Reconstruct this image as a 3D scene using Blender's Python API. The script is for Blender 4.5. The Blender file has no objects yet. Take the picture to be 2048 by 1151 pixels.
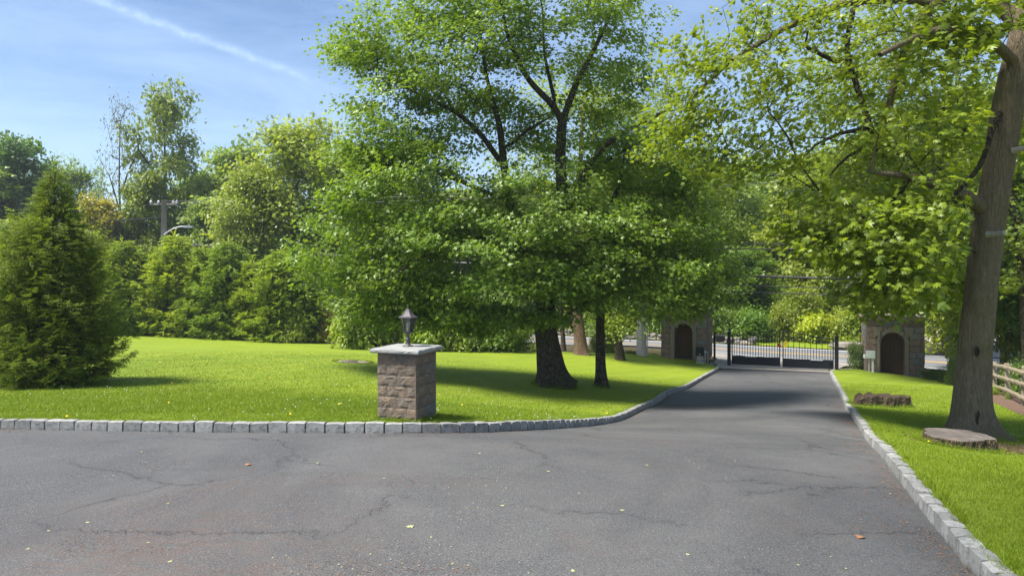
import bpy, math, random
import numpy as np
from mathutils import Vector, Matrix
from mathutils.geometry import delaunay_2d_cdt
R = np.random.RandomState
random.seed(5)
SC = bpy.context.scene
COL = SC.collection
rad = math.radians

# ---------------------------------------------------------------- camera, sun, sky
cam_d = bpy.data.cameras.new('camera'); cam = bpy.data.objects.new('camera', cam_d); COL.objects.link(cam)
cam.location = (0, 0, 2.0); cam.rotation_euler = (rad(90), 0, 0)
cam_d.lens = 24; cam_d.sensor_width = 36; cam_d.shift_y = -0.0149
cam_d.clip_start = 0.05; cam_d.clip_end = 3000
SC.camera = cam
SC.view_settings.view_transform = 'Standard'; SC.view_settings.look = 'None'
SC.view_settings.exposure = 1.24; SC.view_settings.gamma = 1
SC.view_settings.use_curve_mapping = False
SUN_EL, SUN_AZ = 60.0, 252.0            # azimuth measured clockwise from +Y: on the left, a little behind the camera
sd = Vector((math.sin(rad(SUN_AZ)) * math.cos(rad(SUN_EL)), math.cos(rad(SUN_AZ)) * math.cos(rad(SUN_EL)), math.sin(rad(SUN_EL))))
sun_d = bpy.data.lights.new('sun', 'SUN'); sun = bpy.data.objects.new('sun', sun_d); COL.objects.link(sun)
sun_d.energy = 4.3; sun_d.angle = rad(16); sun_d.color = (1, .955, .88)
sun.rotation_euler = sd.to_track_quat('Z', 'Y').to_euler(); sun.location = (0, 0, 60)

def pxdir(px, py):
    return Vector(((px - 1024) / 1365, 1, -(py - 545) / 1365)).normalized()
W = bpy.data.worlds.new('World'); SC.world = W; W.use_nodes = True
nt = W.node_tree; nt.nodes.clear()
class NT:
    """small helper: n('Type', in0=..., prop=...)"""
    def __init__(s, t): s.t = t
    def __call__(s, typ, ins=None, **props):
        nd = s.t.nodes.new(typ)
        for k, v in props.items(): setattr(nd, k, v)
        for k, v in (ins or {}).items():
            if isinstance(v, bpy.types.NodeSocket): s.t.links.new(v, nd.inputs[k])
            else: nd.inputs[k].default_value = v
        return nd
    def math(s, op, a, b=0.0, c=None, clamp=False):
        nd = s.t.nodes.new('ShaderNodeMath'); nd.operation = op; nd.use_clamp = clamp
        for i, v in enumerate((a, b, c)):
            if v is None: continue
            if isinstance(v, bpy.types.NodeSocket): s.t.links.new(v, nd.inputs[i])
            else: nd.inputs[i].default_value = v
        return nd.outputs[0]
    def mix(s, f, a, b, blend='MIX'):
        nd = s.t.nodes.new('ShaderNodeMix'); nd.data_type = 'RGBA'; nd.blend_type = blend
        for i, v in ((0, f), (6, a), (7, b)):
            if isinstance(v, bpy.types.NodeSocket): s.t.links.new(v, nd.inputs[i])
            elif i == 0: nd.inputs[0].default_value = v
            else: nd.inputs[i].default_value = (*v, 1) if len(v) == 3 else v
        return nd.outputs[2]
    def ramp(s, f, a, b):
        nd = s.t.nodes.new('ShaderNodeMapRange'); nd.clamp = True
        s.t.links.new(f, nd.inputs[0]); nd.inputs[1].default_value = a; nd.inputs[2].default_value = b
        return nd.outputs[0]
    def noise(s, vec, scale, detail=3, rough=.55, dist=0.0):
        return s('ShaderNodeTexNoise', {'Vector': vec, 'Scale': scale, 'Detail': detail, 'Roughness': rough, 'Distortion': dist}).outputs[0]
    def scaled(s, vec, sc, rot=(0, 0, 0)):
        return s('ShaderNodeMapping', {'Vector': vec, 'Scale': sc, 'Rotation': rot}).outputs[0]
n = NT(nt)
sky = n('ShaderNodeTexSky', sky_type='NISHITA', sun_disc=False, sun_elevation=rad(SUN_EL), sun_rotation=rad(SUN_AZ), altitude=50, air_density=1.0, dust_density=.5, ozone_density=3.6)
dirv = n('ShaderNodeTexCoord').outputs['Generated']
d1, d2 = pxdir(170, -8), pxdir(640, 166)
nn = d1.cross(d2).normalized(); tt = (d2 - d1).normalized()
def dotv(v): return n('ShaderNodeVectorMath', {0: dirv, 1: v}, operation='DOT_PRODUCT').outputs['Value']
wob = n.math('MULTIPLY', n.math('SUBTRACT', n.noise(dirv, 22, 3), .5), .016)
dd = n.math('ADD', dotv(nn), wob)
wd = .0052
trail = n.math('POWER', 2.718, n.math('MULTIPLY', n.math('POWER', n.math('ABSOLUTE', n.math('DIVIDE', dd, wd)), 2.0), -1.0))
al = dotv(tt); a0, a1 = d1.dot(tt), d2.dot(tt)
trail = n.math('MULTIPLY', trail, n.ramp(al, a1 + .05, a1 - .12))
trail = n.math('MULTIPLY', trail, n.ramp(n.noise(dirv, 60, 4), .2, .6))
cir = n.noise(n.scaled(dirv, (2.0, 2.0, 8.0), (0, rad(8), 0)), 1.6, 7, .62, .4)
cir = n.math('MULTIPLY', n.ramp(cir, .30, .85), .30)
amount = n.math('ADD', n.math('MULTIPLY', trail, .24), cir, clamp=True)
sepz = n('ShaderNodeSeparateXYZ', {0: dirv}).outputs[2]
amount = n.math('MULTIPLY', amount, n.ramp(sepz, -.02, .1))
col = n.mix(amount, sky.outputs[0], (7.2, 8.9, 11.8))
bg = n('ShaderNodeBackground', {'Color': col, 'Strength': 0.074})
nt.links.new(bg.outputs[0], n('ShaderNodeOutputWorld').inputs[0])

# ---------------------------------------------------------------- mesh helpers
def tag(o, label=None, cat=None, group=None, kind=None):
    if label: o['label'] = label
    if cat: o['category'] = cat
    if group: o['group'] = group
    if kind: o['kind'] = kind
    return o
def link(name, me, parent=None, loc=None, rot=None, scale=None):
    o = bpy.data.objects.new(name, me); COL.objects.link(o)
    if parent is not None: o.parent = parent
    if loc is not None: o.location = loc
    if rot is not None: o.rotation_euler = rot
    if scale is not None: o.scale = scale
    return o
def empty(name, loc, rz=0, scale=(1, 1, 1)):
    o = bpy.data.objects.new(name, None); COL.objects.link(o); o.location = loc; o.rotation_euler = (0, 0, rz); o.scale = scale
    o.empty_display_size = .2
    return o
def mesh(name, V, F, mat, smooth=False, tint=None, fmat=None):
    """V (n,3); F a list of index arrays, each (m,3) or (m,4)"""
    V = np.asarray(V, np.float32).reshape(-1, 3)
    F = [np.asarray(f, np.int32) for f in F if len(f)]
    me = bpy.data.meshes.new(name)
    sizes = np.concatenate([np.full(len(f), f.shape[1], np.int32) for f in F])
    li = np.concatenate([f.ravel() for f in F])
    me.vertices.add(len(V)); me.vertices.foreach_set('co', V.ravel())
    me.loops.add(len(li)); me.loops.foreach_set('vertex_index', li)
    me.polygons.add(len(sizes)); me.polygons.foreach_set('loop_start', np.concatenate([[0], np.cumsum(sizes)[:-1]]).astype(np.int32))
    me.update(calc_edges=True)
    me.polygons.foreach_set('use_smooth', np.full(len(sizes), bool(smooth)))
    if tint is not None:
        at = me.attributes.new('tint', 'FLOAT', 'POINT'); at.data.foreach_set('value', np.asarray(tint, np.float32))
    for m in (mat if isinstance(mat, (list, tuple)) else [mat]): me.materials.append(m)
    if fmat is not None: me.polygons.foreach_set('material_index', np.asarray(fmat, np.int32))
    return me
class MB:
    """collects shapes into one mesh"""
    def __init__(s): s.V = []; s.Q = []; s.T = []; s.n = 0
    def add(s, V, Q=None, T=None):
        V = np.asarray(V, float).reshape(-1, 3)
        if Q is not None and len(Q): s.Q.append(np.asarray(Q) + s.n)
        if T is not None and len(T): s.T.append(np.asarray(T) + s.n)
        s.V.append(V); s.n += len(V); return s
    def box(s, c, h, rz=0):
        c = np.array(c, float); h = np.array(h, float) / 2
        k = np.array([[x, y, z] for x in (-1, 1) for y in (-1, 1) for z in (-1, 1)]) * h
        ca, sa = math.cos(rz), math.sin(rz)
        k = np.stack([k[:, 0] * ca - k[:, 1] * sa, k[:, 0] * sa + k[:, 1] * ca, k[:, 2]], 1) + c
        return s.add(k, [[0, 1, 3, 2], [4, 6, 7, 5], [0, 4, 5, 1], [2, 3, 7, 6], [0, 2, 6, 4], [1, 5, 7, 3]])
    def tube(s, pts, r, sides=8, cap=True):
        V, Q = tube(pts, r, sides); b = len(V)
        s.add(V, Q)
        if cap:
            m = len(pts); i0 = s.n - b
            for st in (0, (m - 1) * sides):
                c = V[st:st + sides].mean(0)
                s.add(c, None, None); ci = s.n - 1
                idx = np.arange(sides); a = i0 + st + idx; bb = i0 + st + (idx + 1) % sides
                t = np.stack([np.full(sides, ci), bb, a] if st == 0 else [np.full(sides, ci), a, bb], 1)
                s.T.append(t)
        return s
    def lathe(s, prof, sides=16, c=(0, 0, 0), rot=0.0):
        pr = np.array(prof, float); a = np.arange(sides) * 2 * np.pi / sides + rot
        V = np.stack([np.outer(pr[:, 0], np.cos(a)), np.outer(pr[:, 0], np.sin(a)), np.repeat(pr[:, 1][:, None], sides, 1)], 2).reshape(-1, 3) + np.array(c)
        m = len(pr); Q = []
        for i in range(m - 1):
            for j in range(sides):
                k = (j + 1) % sides; Q.append([i * sides + j, i * sides + k, (i + 1) * sides + k, (i + 1) * sides + j])
        return s.add(V, Q)
    def mesh(s, name, mat, smooth=False, tint=None):
        F = ([np.concatenate(s.Q)] if s.Q else []) + ([np.concatenate(s.T)] if s.T else [])
        return mesh(name, np.concatenate(s.V), F, mat, smooth, tint)
    def obj(s, name, mat, parent=None, smooth=False, **k):
        return link(name, s.mesh(name, mat, smooth), parent, **k)
def tube(pts, r, sides=8):
    P = np.asarray(pts, float); m = len(P); r = np.broadcast_to(np.asarray(r, float), (m,))
    T = np.gradient(P, axis=0); T /= np.linalg.norm(T, axis=1)[:, None] + 1e-9
    ref = np.array([0, 0, 1.]) if abs(T[0, 2]) < .8 else np.array([1., 0, 0])
    U = np.cross(T, ref); U /= np.linalg.norm(U, axis=1)[:, None] + 1e-9
    Wv = np.cross(T, U)
    a = np.arange(sides) * 2 * np.pi / sides
    V = P[:, None] + r[:, None, None] * (np.cos(a)[None, :, None] * U[:, None] + np.sin(a)[None, :, None] * Wv[:, None])
    i = np.arange(m - 1)[:, None]; j = np.arange(sides)[None]; k = (j + 1) % sides
    Q = np.stack([i * sides + j, (i + 1) * sides + j, (i + 1) * sides + k, i * sides + k], 2).reshape(-1, 4)
    return V.reshape(-1, 3), Q
def vnoise(P, scale, seed=0):
    """smooth value noise in 3D, numpy"""
    P = np.asarray(P, float) * scale + 100.0 + seed * 17.3
    i = np.floor(P).astype(np.int64); f = P - i; f = f * f * (3 - 2 * f)
    def h(a, b, c):
        x = (a * 374761393 + b * 668265263 + c * 2147483647 + seed * 974711) & 0x7fffffff
        x = ((x ^ (x >> 13)) * 1274126177) & 0x7fffffff
        return ((x ^ (x >> 16)) & 0xffff) / 65535.0
    o = 0
    for dx in (0, 1):
        for dy in (0, 1):
            for dz in (0, 1):
                w = (f[..., 0] if dx else 1 - f[..., 0]) * (f[..., 1] if dy else 1 - f[..., 1]) * (f[..., 2] if dz else 1 - f[..., 2])
                o = o + w * h(i[..., 0] + dx, i[..., 1] + dy, i[..., 2] + dz)
    return o
# ---------------------------------------------------------------- materials
def material(name, fn, bump=None):
    m = bpy.data.materials.new(name); m.use_nodes = True; t = m.node_tree; t.nodes.clear()
    n = NT(t); out = n('ShaderNodeOutputMaterial'); sh = fn(n); t.links.new(sh, out.inputs[0]); return m
def pbsdf(n, color, rough=.6, spec=.4, bumph=None, bdist=.01, bstr=1.0, metal=0.0, **kw):
    ins = {'Base Color': color if isinstance(color, bpy.types.NodeSocket) else (*color, 1), 'Roughness': rough, 'Specular IOR Level': spec, 'Metallic': metal}
    ins.update(kw)
    if bumph is not None:
        ins['Normal'] = n('ShaderNodeBump', {'Height': bumph, 'Distance': bdist, 'Strength': bstr}).outputs[0]
    return n('ShaderNodeBsdfPrincipled', ins).outputs[0]
def wpos(n): return n('ShaderNodeNewGeometry').outputs['Position']
def opos(n): return n('ShaderNodeTexCoord').outputs['Object']
def orand(n): return n('ShaderNodeObjectInfo').outputs['Random']
def attr(n, k): return n('ShaderNodeAttribute', attribute_name=k).outputs['Fac']

def m_asphalt(n):
    p = wpos(n)
    big = n.ramp(n.noise(p, .26, 6, .68, .6), .40, .60)
    mid = n.ramp(n.noise(n.scaled(p, (1, 2.2, 1)), .9, 5, .65), .3, .7)
    c = n.mix(big, (.055, .055, .056), (.098, .096, .093))
    c = n.mix(n.math('MULTIPLY', mid, .5), c, (.054, .055, .061))
    agg = n.noise(p, 95, 2, .7); agg2 = n('ShaderNodeTexVoronoi', {'Vector': p, 'Scale': 120.0}).outputs['Color']
    c = n.mix(n.ramp(agg, .52, .72), c, (.19, .187, .185))
    c = n.mix(n.ramp(n.noise(p, 70, 2, .7), .57, .70), c, (.022, .022, .026))
    # worn brownish dirt patches
    br = n.math('MULTIPLY', n.ramp(n.noise(p, .55, 4, .7), .52, .74), n.ramp(n.noise(p, 9, 3, .8), .42, .62))
    c = n.mix(n.math('MULTIPLY', br, .5), c, (.105, .072, .054))
    # pine litter stains at the lower left of the drive
    d = n('ShaderNodeVectorMath', {0: p, 1: (-2.6, 4.9, -.1)}, operation='DISTANCE').outputs['Value']
    pat = n.math('MULTIPLY', n.ramp(n.math('ADD', d, n.math('MULTIPLY', n.noise(p, 1.2, 4, .7), 1.6)), 3.0, 1.2), n.ramp(n.noise(n.scaled(p, (1, 2.5, 1)), 5, 6, .8), .40, .62))
    c = n.mix(n.math('MULTIPLY', pat, .26), c, (.15, .075, .042))
    # cracks
    wp = n('ShaderNodeVectorMath', {0: p, 1: n('ShaderNodeVectorMath', {0: n('ShaderNodeTexNoise', {'Vector': p, 'Scale': 1.3, 'Detail': 6.0, 'Roughness': .7}).outputs['Color'], 1: (.9, .9, .9)}, operation='MULTIPLY').outputs[0]}, operation='ADD').outputs[0]
    v = n('ShaderNodeTexVoronoi', {'Vector': n.scaled(wp, (1, 1.5, 1)), 'Scale': .42}, feature='DISTANCE_TO_EDGE').outputs['Distance']
    ck = n.math('MULTIPLY', n.ramp(v, .008, .002), n.ramp(n.noise(p, .45, 3), .44, .56))
    v2 = n('ShaderNodeTexVoronoi', {'Vector': wp, 'Scale': 1.5}, feature='DISTANCE_TO_EDGE').outputs['Distance']
    ck2 = n.math('MULTIPLY', n.ramp(v2, .02, .004), n.ramp(n.noise(p, .35, 3), .58, .66))
    ck = n.math('MAXIMUM', ck, n.math('MULTIPLY', ck2, .7))
    soft = n.math('MULTIPLY', n.ramp(v, .06, .0), n.ramp(n.noise(p, .45, 3), .44, .6))
    c = n.mix(n.math('MULTIPLY', soft, .3), c, (.05, .05, .055))
    c = n.mix(n.math('MULTIPLY', ck, .38), c, (.018, .018, .02))
    h = n.math('SUBTRACT', n.math('ADD', agg, n.noise(p, 200, 2)), n.math('MULTIPLY', ck, 2.5))
    return pbsdf(n, c, .78, .35, h, .004, .8)
def m_lawn(n):
    p = wpos(n)
    a = n.ramp(n.noise(p, .35, 5, .6), .3, .7); b = n.noise(p, 4.5, 5, .75); f = n.noise(n.scaled(p, (1, .55, 1)), 42, 4, .8)
    c = n.mix(a, (.165, .235, .008), (.235, .295, .011))
    st = n('ShaderNodeTexWave', {'Vector': n.scaled(p, (1, 1, 1), (0, 0, rad(38))), 'Scale': .30, 'Distortion': 1.2, 'Detail': 2.0, 'Detail Scale': 1.0}).outputs['Fac']
    c = n.mix(n.math('MULTIPLY', n.ramp(st, .55, 1.0), .3), c, (.26, .32, .05))
    c = n.mix(n.math('MULTIPLY', n.ramp(b, .5, .75), .5), c, (.16, .25, .010))
    c = n.mix(n.math('MULTIPLY', n.ramp(f, .5, .8), .4), c, (.11, .18, .008))
    c = n.mix(n.math('MULTIPLY', n.ramp(f, .46, .25), .45), c, (.23, .31, .04))
    c = n.mix(n.math('MULTIPLY', n.ramp(n.noise(p, .16, 6, .7, .8), .50, .62), .45), c, (.125, .20, .010))
    c = n.mix(n.math('MULTIPLY', n.ramp(n.noise(p, .8, 6, .75, .5), .58, .72), .4), c, (.26, .27, .045))
    return pbsdf(n, c, .75, .25, n.math('ADD', f, n.math('MULTIPLY', b, .5)), .05, .9)
def m_blade(n):
    t = attr(n, 'tint'); p = wpos(n); a = n.ramp(n.noise(p, .9, 4, .6), .3, .7)
    c = n.mix(t, (.155, .225, .008), (.25, .32, .014)); c = n.mix(n.math('MULTIPLY', a, .5), c, (.19, .265, .010))
    c = n.mix(n.math('MULTIPLY', n.ramp(n.noise(p, .16, 6, .7, .8), .50, .62), .45), c, (.115, .19, .010))
    c = n.mix(n.math('MULTIPLY', n.ramp(n.noise(p, .8, 6, .75, .5), .58, .72), .4), c, (.28, .28, .05))
    s1 = pbsdf(n, c, .5, .35)
    s2 = n('ShaderNodeBsdfTranslucent', {'Color': n.mix(.5, c, (.2, .33, .02))}).outputs[0]
    return n('ShaderNodeMixShader', {0: .3, 1: s1, 2: s2}).outputs[0]
def leafmat(name, dark, light, yellow=.25, trans=.36, rough=.42, spec=.5):
    def f(n):
        t = attr(n, 'tint'); oc = n('ShaderNodeObjectInfo')
        c = n.mix(t, dark, light)
        c = n.mix(n.math('MULTIPLY', n.ramp(oc.outputs['Random'], 0, 1), yellow), c, (light[0] * 1.3, light[1] * 1.1, light[2] * .7))
        c = n.mix(1.0, c, oc.outputs['Color'], 'MULTIPLY')
        s1 = pbsdf(n, c, rough, spec)
        tc = n.mix(1.0, n.mix(1.0, n.mix(t, (dark[0] * 1.8, dark[1] * 1.7, dark[2]), (light[0] * 1.9, light[1] * 1.7, light[2] * .8)), oc.outputs['Color'], 'MULTIPLY'), (1, 1, 1), 'MULTIPLY')
        s2 = n('ShaderNodeBsdfTranslucent', {'Color': tc}).outputs[0]
        return n('ShaderNodeMixShader', {0: trans, 1: s1, 2: s2}).outputs[0]
    return material(name, f)
def m_bark(n, c1=(.085, .062, .042), c2=(.21, .17, .125), vor=1.0, moss=.35, sc=1.0):
    p = opos(n); q = n.scaled(p, (9 * sc, 9 * sc, 1.6 * sc))
    a = n.noise(q, 1.5, 7, .7, .5); v = n('ShaderNodeTexVoronoi', {'Vector': n.scaled(p, (16 * sc, 16 * sc, 3.0 * sc)), 'Scale': 1.3}, feature='DISTANCE_TO_EDGE').outputs['Distance']
    c = n.mix(n.ramp(a, .3, .7), c1, c2)
    c = n.mix(n.math('MULTIPLY', n.ramp(v, .16, .0), vor), c, tuple(x * .45 for x in c1))
    if moss: c = n.mix(n.math('MULTIPLY', n.ramp(n.noise(p, 1.4, 5, .7), .48, .7), moss), c, (.10, .11, .03))
    return pbsdf(n, c, .88, .2, n.math('ADD', a, n.math('MULTIPLY', n.ramp(v, 0, .2), .7 * vor)), .06, 1.0)
def m_granite(n):
    p = wpos(n); r = orand(n)
    off = n('ShaderNodeVectorMath', {0: p, 1: n('ShaderNodeCombineXYZ', {0: n.math('MULTIPLY', r, 91.0), 1: n.math('MULTIPLY', r, 37.0)}).outputs[0]}, operation='ADD').outputs[0]
    a = n.noise(off, 14, 6, .75); g = n.noise(off, 160, 2, .8)
    c = n.mix(r, (.22, .217, .205), (.35, .345, .33))
    c = n.mix(n.ramp(a, .48, .66), c, (.12, .118, .105)); c = n.mix(n.math('MULTIPLY', n.ramp(g, .5, .7), .6), c, (.48, .48, .46))
    c = n.mix(n.math('MULTIPLY', n.ramp(n.noise(off, 260, 2), .58, .7), .7), c, (.09, .09, .09))
    up = n('ShaderNodeSeparateXYZ', {0: n('ShaderNodeNewGeometry').outputs['Normal']}).outputs[2]
    low = n.ramp(n('ShaderNodeSeparateXYZ', {0: opos(n)}).outputs[2], -.015, -.07)
    c = n.mix(n.math('MULTIPLY', low, n.ramp(a, .4, .6)), c, (.12, .10, .07))
    return pbsdf(n, c, .85, .3, n.math('ADD', a, n.math('MULTIPLY', g, .4)), .02, .9)
def m_block(n, A=(.25, .185, .13), B=(.165, .145, .122), C_=(.40, .30, .20), sc=1.0, dk=1.0):
    p = wpos(n); r = orand(n)
    off = n('ShaderNodeVectorMath', {0: n.scaled(p, (sc, sc, sc)), 1: n('ShaderNodeCombineXYZ', {0: n.math('MULTIPLY', r, 71.0), 1: n.math('MULTIPLY', r, 33.0)}).outputs[0]}, operation='ADD').outputs[0]
    a = n.noise(off, 9, 6, .7, .6); b = n.noise(off, 3.5, 3, .6); g = n.noise(off, 90, 3, .8)
    c = n.mix(n.ramp(b, .35, .65), A, B); c = n.mix(n.math('MULTIPLY', n.ramp(a, .5, .7), .55), c, C_)
    c = n.mix(n.ramp(r, .72, .78), c, n.mix(n.ramp(a, .4, .7), (.16, .155, .15), (.24, .23, .22)))
    c = n.mix(n.math('MULTIPLY', n.ramp(g, .55, .75), .4), c, (.08, .06, .05))
    m = n.noise(off, 30, 4, .75); c = n.mix(n.math('MULTIPLY', n.ramp(m, .54, .66), .65), c, (.065, .048, .04)); c = n.mix(n.math('MULTIPLY', n.ramp(m, .42, .30), .5), c, (.50, .42, .33))
    c = n.mix(n.math('MULTIPLY', n.ramp(g, .42, .25), .3), c, (.5, .42, .33))
    return pbsdf(n, c, .9, .2, n.math('ADD', a, n.math('MULTIPLY', g, .35)), .05 / sc, 1.0)
def plain(name, c, rough=.6, spec=.4, metal=0.0, nz=.15, ns=20):
    def f(n):
        a = n.noise(opos(n), ns, 4, .7)
        cc = n.mix(n.ramp(a, .3, .7), tuple(x * (1 - nz) for x in c), tuple(min(1, x * (1 + nz)) for x in c))
        return pbsdf(n, cc, rough, spec, a, .004, .3, metal)
    return material(name, f)
def m_dirt(n):
    p = wpos(n); a = n.noise(p, 1.3, 6, .7); b = n.noise(p, 22, 5, .8)
    c = n.mix(n.ramp(a, .35, .65), (.085, .062, .04), (.05, .06, .022)); c = n.mix(n.math('MULTIPLY', n.ramp(b, .52, .75), .6), c, (.16, .12, .075))
    return pbsdf(n, c, .95, .15, b, .04, .9)
def m_mulch(n):
    p = wpos(n); b = n.noise(n.scaled(p, (1, 2, 1)), 18, 5, .85)
    c = n.mix(n.ramp(b, .35, .7), (.10, .06, .042), (.24, .165, .115))
    return pbsdf(n, c, .95, .15, b, .04, .9)
def m_gravel(n):
    p = wpos(n); v = n('ShaderNodeTexVoronoi', {'Vector': p, 'Scale': 26.0}); b = n.noise(p, .8, 4)
    c = n.mix(n.math('MULTIPLY', n('ShaderNodeSeparateXYZ', {0: v.outputs['Color']}).outputs[0], .8), (.25, .225, .20), (.42, .385, .345))
    c = n.mix(n.math('MULTIPLY', n.ramp(b, .5, .7), .4), c, (.24, .20, .16))
    return pbsdf(n, c, .9, .2, v.outputs['Distance'], .02, .8)
def m_road(n):
    p = wpos(n); a = n.noise(p, .5, 4); g = n.noise(p, 60, 2)
    c = n.mix(n.ramp(a, .3, .7), (.13, .135, .145), (.17, .17, .175)); c = n.mix(n.math('MULTIPLY', n.ramp(g, .5, .7), .3), c, (.24, .24, .24))
    return pbsdf(n, c, .8, .3, g, .004, .6)
def m_stumptop(n):
    p = opos(n)
    q = n('ShaderNodeVectorMath', {0: p, 1: n('ShaderNodeVectorMath', {0: n('ShaderNodeTexNoise', {'Vector': p, 'Scale': 2.5, 'Detail': 4.0}).outputs['Color'], 1: (.22, .22, 0)}, operation='MULTIPLY').outputs[0]}, operation='ADD').outputs[0]
    xy = n('ShaderNodeSeparateXYZ', {0: q}); rr = n.math('SQRT', n.math('ADD', n.math('POWER', n.math('SUBTRACT', xy.outputs[0], .1), 2.0), n.math('POWER', n.math('SUBTRACT', xy.outputs[1], .1), 2.0)))
    ring = n.math('SINE', n.math('MULTIPLY', rr, 150.0)); big = n.math('SINE', n.math('MULTIPLY', rr, 37.0))
    ang = n.math('ARCTAN2', xy.outputs[1], xy.outputs[0])
    crk = n.ramp(n.noise(n('ShaderNodeCombineXYZ', {0: n.math('MULTIPLY', ang, 5.0), 1: n.math('MULTIPLY', rr, 1.2)}).outputs[0], 1.6, 3, .7), .36, .30)
    c = n.mix(n.ramp(n.noise(p, 3.5, 5, .7), .35, .65), (.075, .064, .055), (.165, .148, .132))
    c = n.mix(n.math('MULTIPLY', n.ramp(ring, -1, 1), .35), c, (.10, .08, .07)); c = n.mix(n.math('MULTIPLY', n.ramp(big, .2, 1), .4), c, (.09, .075, .065))
    c = n.mix(crk, c, (.04, .03, .025))
    c = n.mix(n.math('MULTIPLY', n.ramp(n.noise(p, 5, 3), .6, .7), .5), c, (.20, .13, .07))
    return pbsdf(n, c, .85, .2, n.math('ADD', ring, crk), .005, .5)
def m_wood(n, c1=(.09, .055, .035), c2=(.16, .10, .06), ax=(30, 30, 2)):
    p = opos(n); a = n.noise(n.scaled(p, ax), 1, 5, .7)
    return pbsdf(n, n.mix(n.ramp(a, .3, .7), c1, c2), .8, .2, a, .01, .5)
M = {}
M['asphalt'] = material('asphalt', m_asphalt); M['lawn'] = material('lawn', m_lawn); M['blade'] = material('grass_blade', m_blade)
M['bark'] = material('bark', m_bark)
M['bark_dark'] = material('bark_dark', lambda n: m_bark(n, (.055, .044, .030), (.16, .128, .09), 1.0, .45))
M['bark_grey'] = material('bark_grey', lambda n: m_bark(n, (.145, .108, .074), (.285, .225, .155), .30, .65, 1.5))
M['bark_red'] = material('bark_red', lambda n: m_bark(n, (.17, .095, .065), (.34, .23, .16), .5, .0))
M['granite'] = material('granite', m_granite)
M['block'] = material('rock_faced_block', m_block)
M['gstone'] = material('gatehouse_stone', lambda n: m_block(n, (.25, .175, .13), (.165, .12, .095), (.31, .235, .17), 1.0))
M['rock'] = material('field_rock', lambda n: m_block(n, (.30, .27, .22), (.22, .20, .17), (.42, .38, .30), .6))
M['trimstone'] = plain('trim_stone', (.20, .17, .125), .85, .2, 0, .3, 8)
M['capstone'] = plain('cap_stone', (.265, .265, .25), .8, .3, 0, .2, 9)
M['mortar'] = plain('mortar', (.095, .078, .06), .95)
M['dirt'] = material('dirt', m_dirt); M['mulch'] = material('mulch', m_mulch); M['gravel'] = material('gravel', m_gravel); M['road'] = material('road', m_road)
M['yellow'] = plain('yellow_paint', (.62, .36, .06), .6); M['white'] = plain('white_paint', (.70, .70, .70), .6)
M['black'] = plain('black_iron', (.010, .011, .016), .6, .3, 0, .2); M['bronze'] = plain('bronze_metal', (.085, .072, .075), .42, .6, .35, .2)
M['stumptop'] = material('stump_top', m_stumptop)
M['stumpbark'] = material('stump_bark', lambda n: m_bark(n, (.075, .052, .035), (.27, .20, .13), .8, .15, 2.0))
M['fence'] = material('fence_wood', lambda n: m_wood(n, (.22, .18, .13), (.36, .30, .22), (4, 4, 30)))
M['polewood'] = material('pole_wood', lambda n: m_wood(n, (.24, .22, .20), (.42, .39, .36), (20, 20, 1.5)))
M['doorwood'] = material('door_wood', lambda n: m_wood(n, (.075, .042, .025), (.13, .075, .045)))
M['greybox'] = plain('grey_box', (.50, .53, .52), .5); M['mailbox'] = plain('mailbox_metal', (.17, .12, .12), .5, .4, .2)
M['metal'] = plain('galvanised', (.55, .56, .58), .4, .5, .4); M['red'] = plain('red_tag', (.28, .03, .015), .5); M['ytag'] = plain('yellow_tag', (.85, .60, .02), .5)
M['candle'] = plain('candle_sleeve', (.75, .68, .5), .6); M['wire'] = plain('wire', (.03, .03, .035), .6)
def m_glass(n):
    g = n('ShaderNodeBsdfGlossy', {'Color': (.9, .95, .95, 1), 'Roughness': .05}).outputs[0]
    t = n('ShaderNodeBsdfTransparent', {'Color': (.965, .98, .97, 1)}).outputs[0]
    fr = n('ShaderNodeFresnel', {'IOR': 1.5}).outputs[0]
    return n('ShaderNodeMixShader', {0: n.math('ADD', fr, .05), 1: t, 2: g}).outputs[0]
M['glass'] = material('lantern_glass', m_glass)
M['concrete'] = plain('concrete', (.25, .215, .16), .9, .2, 0, .2, 6); M['lid'] = plain('cast_lid', (.09, .075, .065), .7)
M['leafA'] = leafmat('leaf_maple', (.078, .150, .016), (.215, .325, .040), .10, .38)
M['leafF'] = leafmat('leaf_norway_maple', (.092, .150, .010), (.255, .335, .026), .10, .42)
M['leafG'] = leafmat('leaf_broad', (.080, .138, .018), (.22, .29, .045), .25, .45)
M['leafY'] = leafmat('leaf_yellowgreen', (.12, .175, .03), (.26, .33, .07), .1, .45)
M['leafD'] = leafmat('leaf_dark', (.040, .085, .015), (.11, .19, .03), .2, .42)
M['needle'] = leafmat('needle', (.060, .105, .014), (.28, .36, .032), .05, .3, .55, .3)
M['needleH'] = leafmat('needle_hedge', (.060, .105, .022), (.22, .30, .045), .1, .3, .55, .3)
M['litter'] = plain('litter', (.17, .095, .055), .8, .2, 0, .5, 40); M['leafpale'] = plain('pale_leaf', (.33, .34, .16), .6)
M['leafbrown'] = plain('brown_leaf', (.24, .12, .06), .7)

M['knot'] = plain('knot', (.045, .035, .027), .95, .1, 0, .4, 30)
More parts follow.
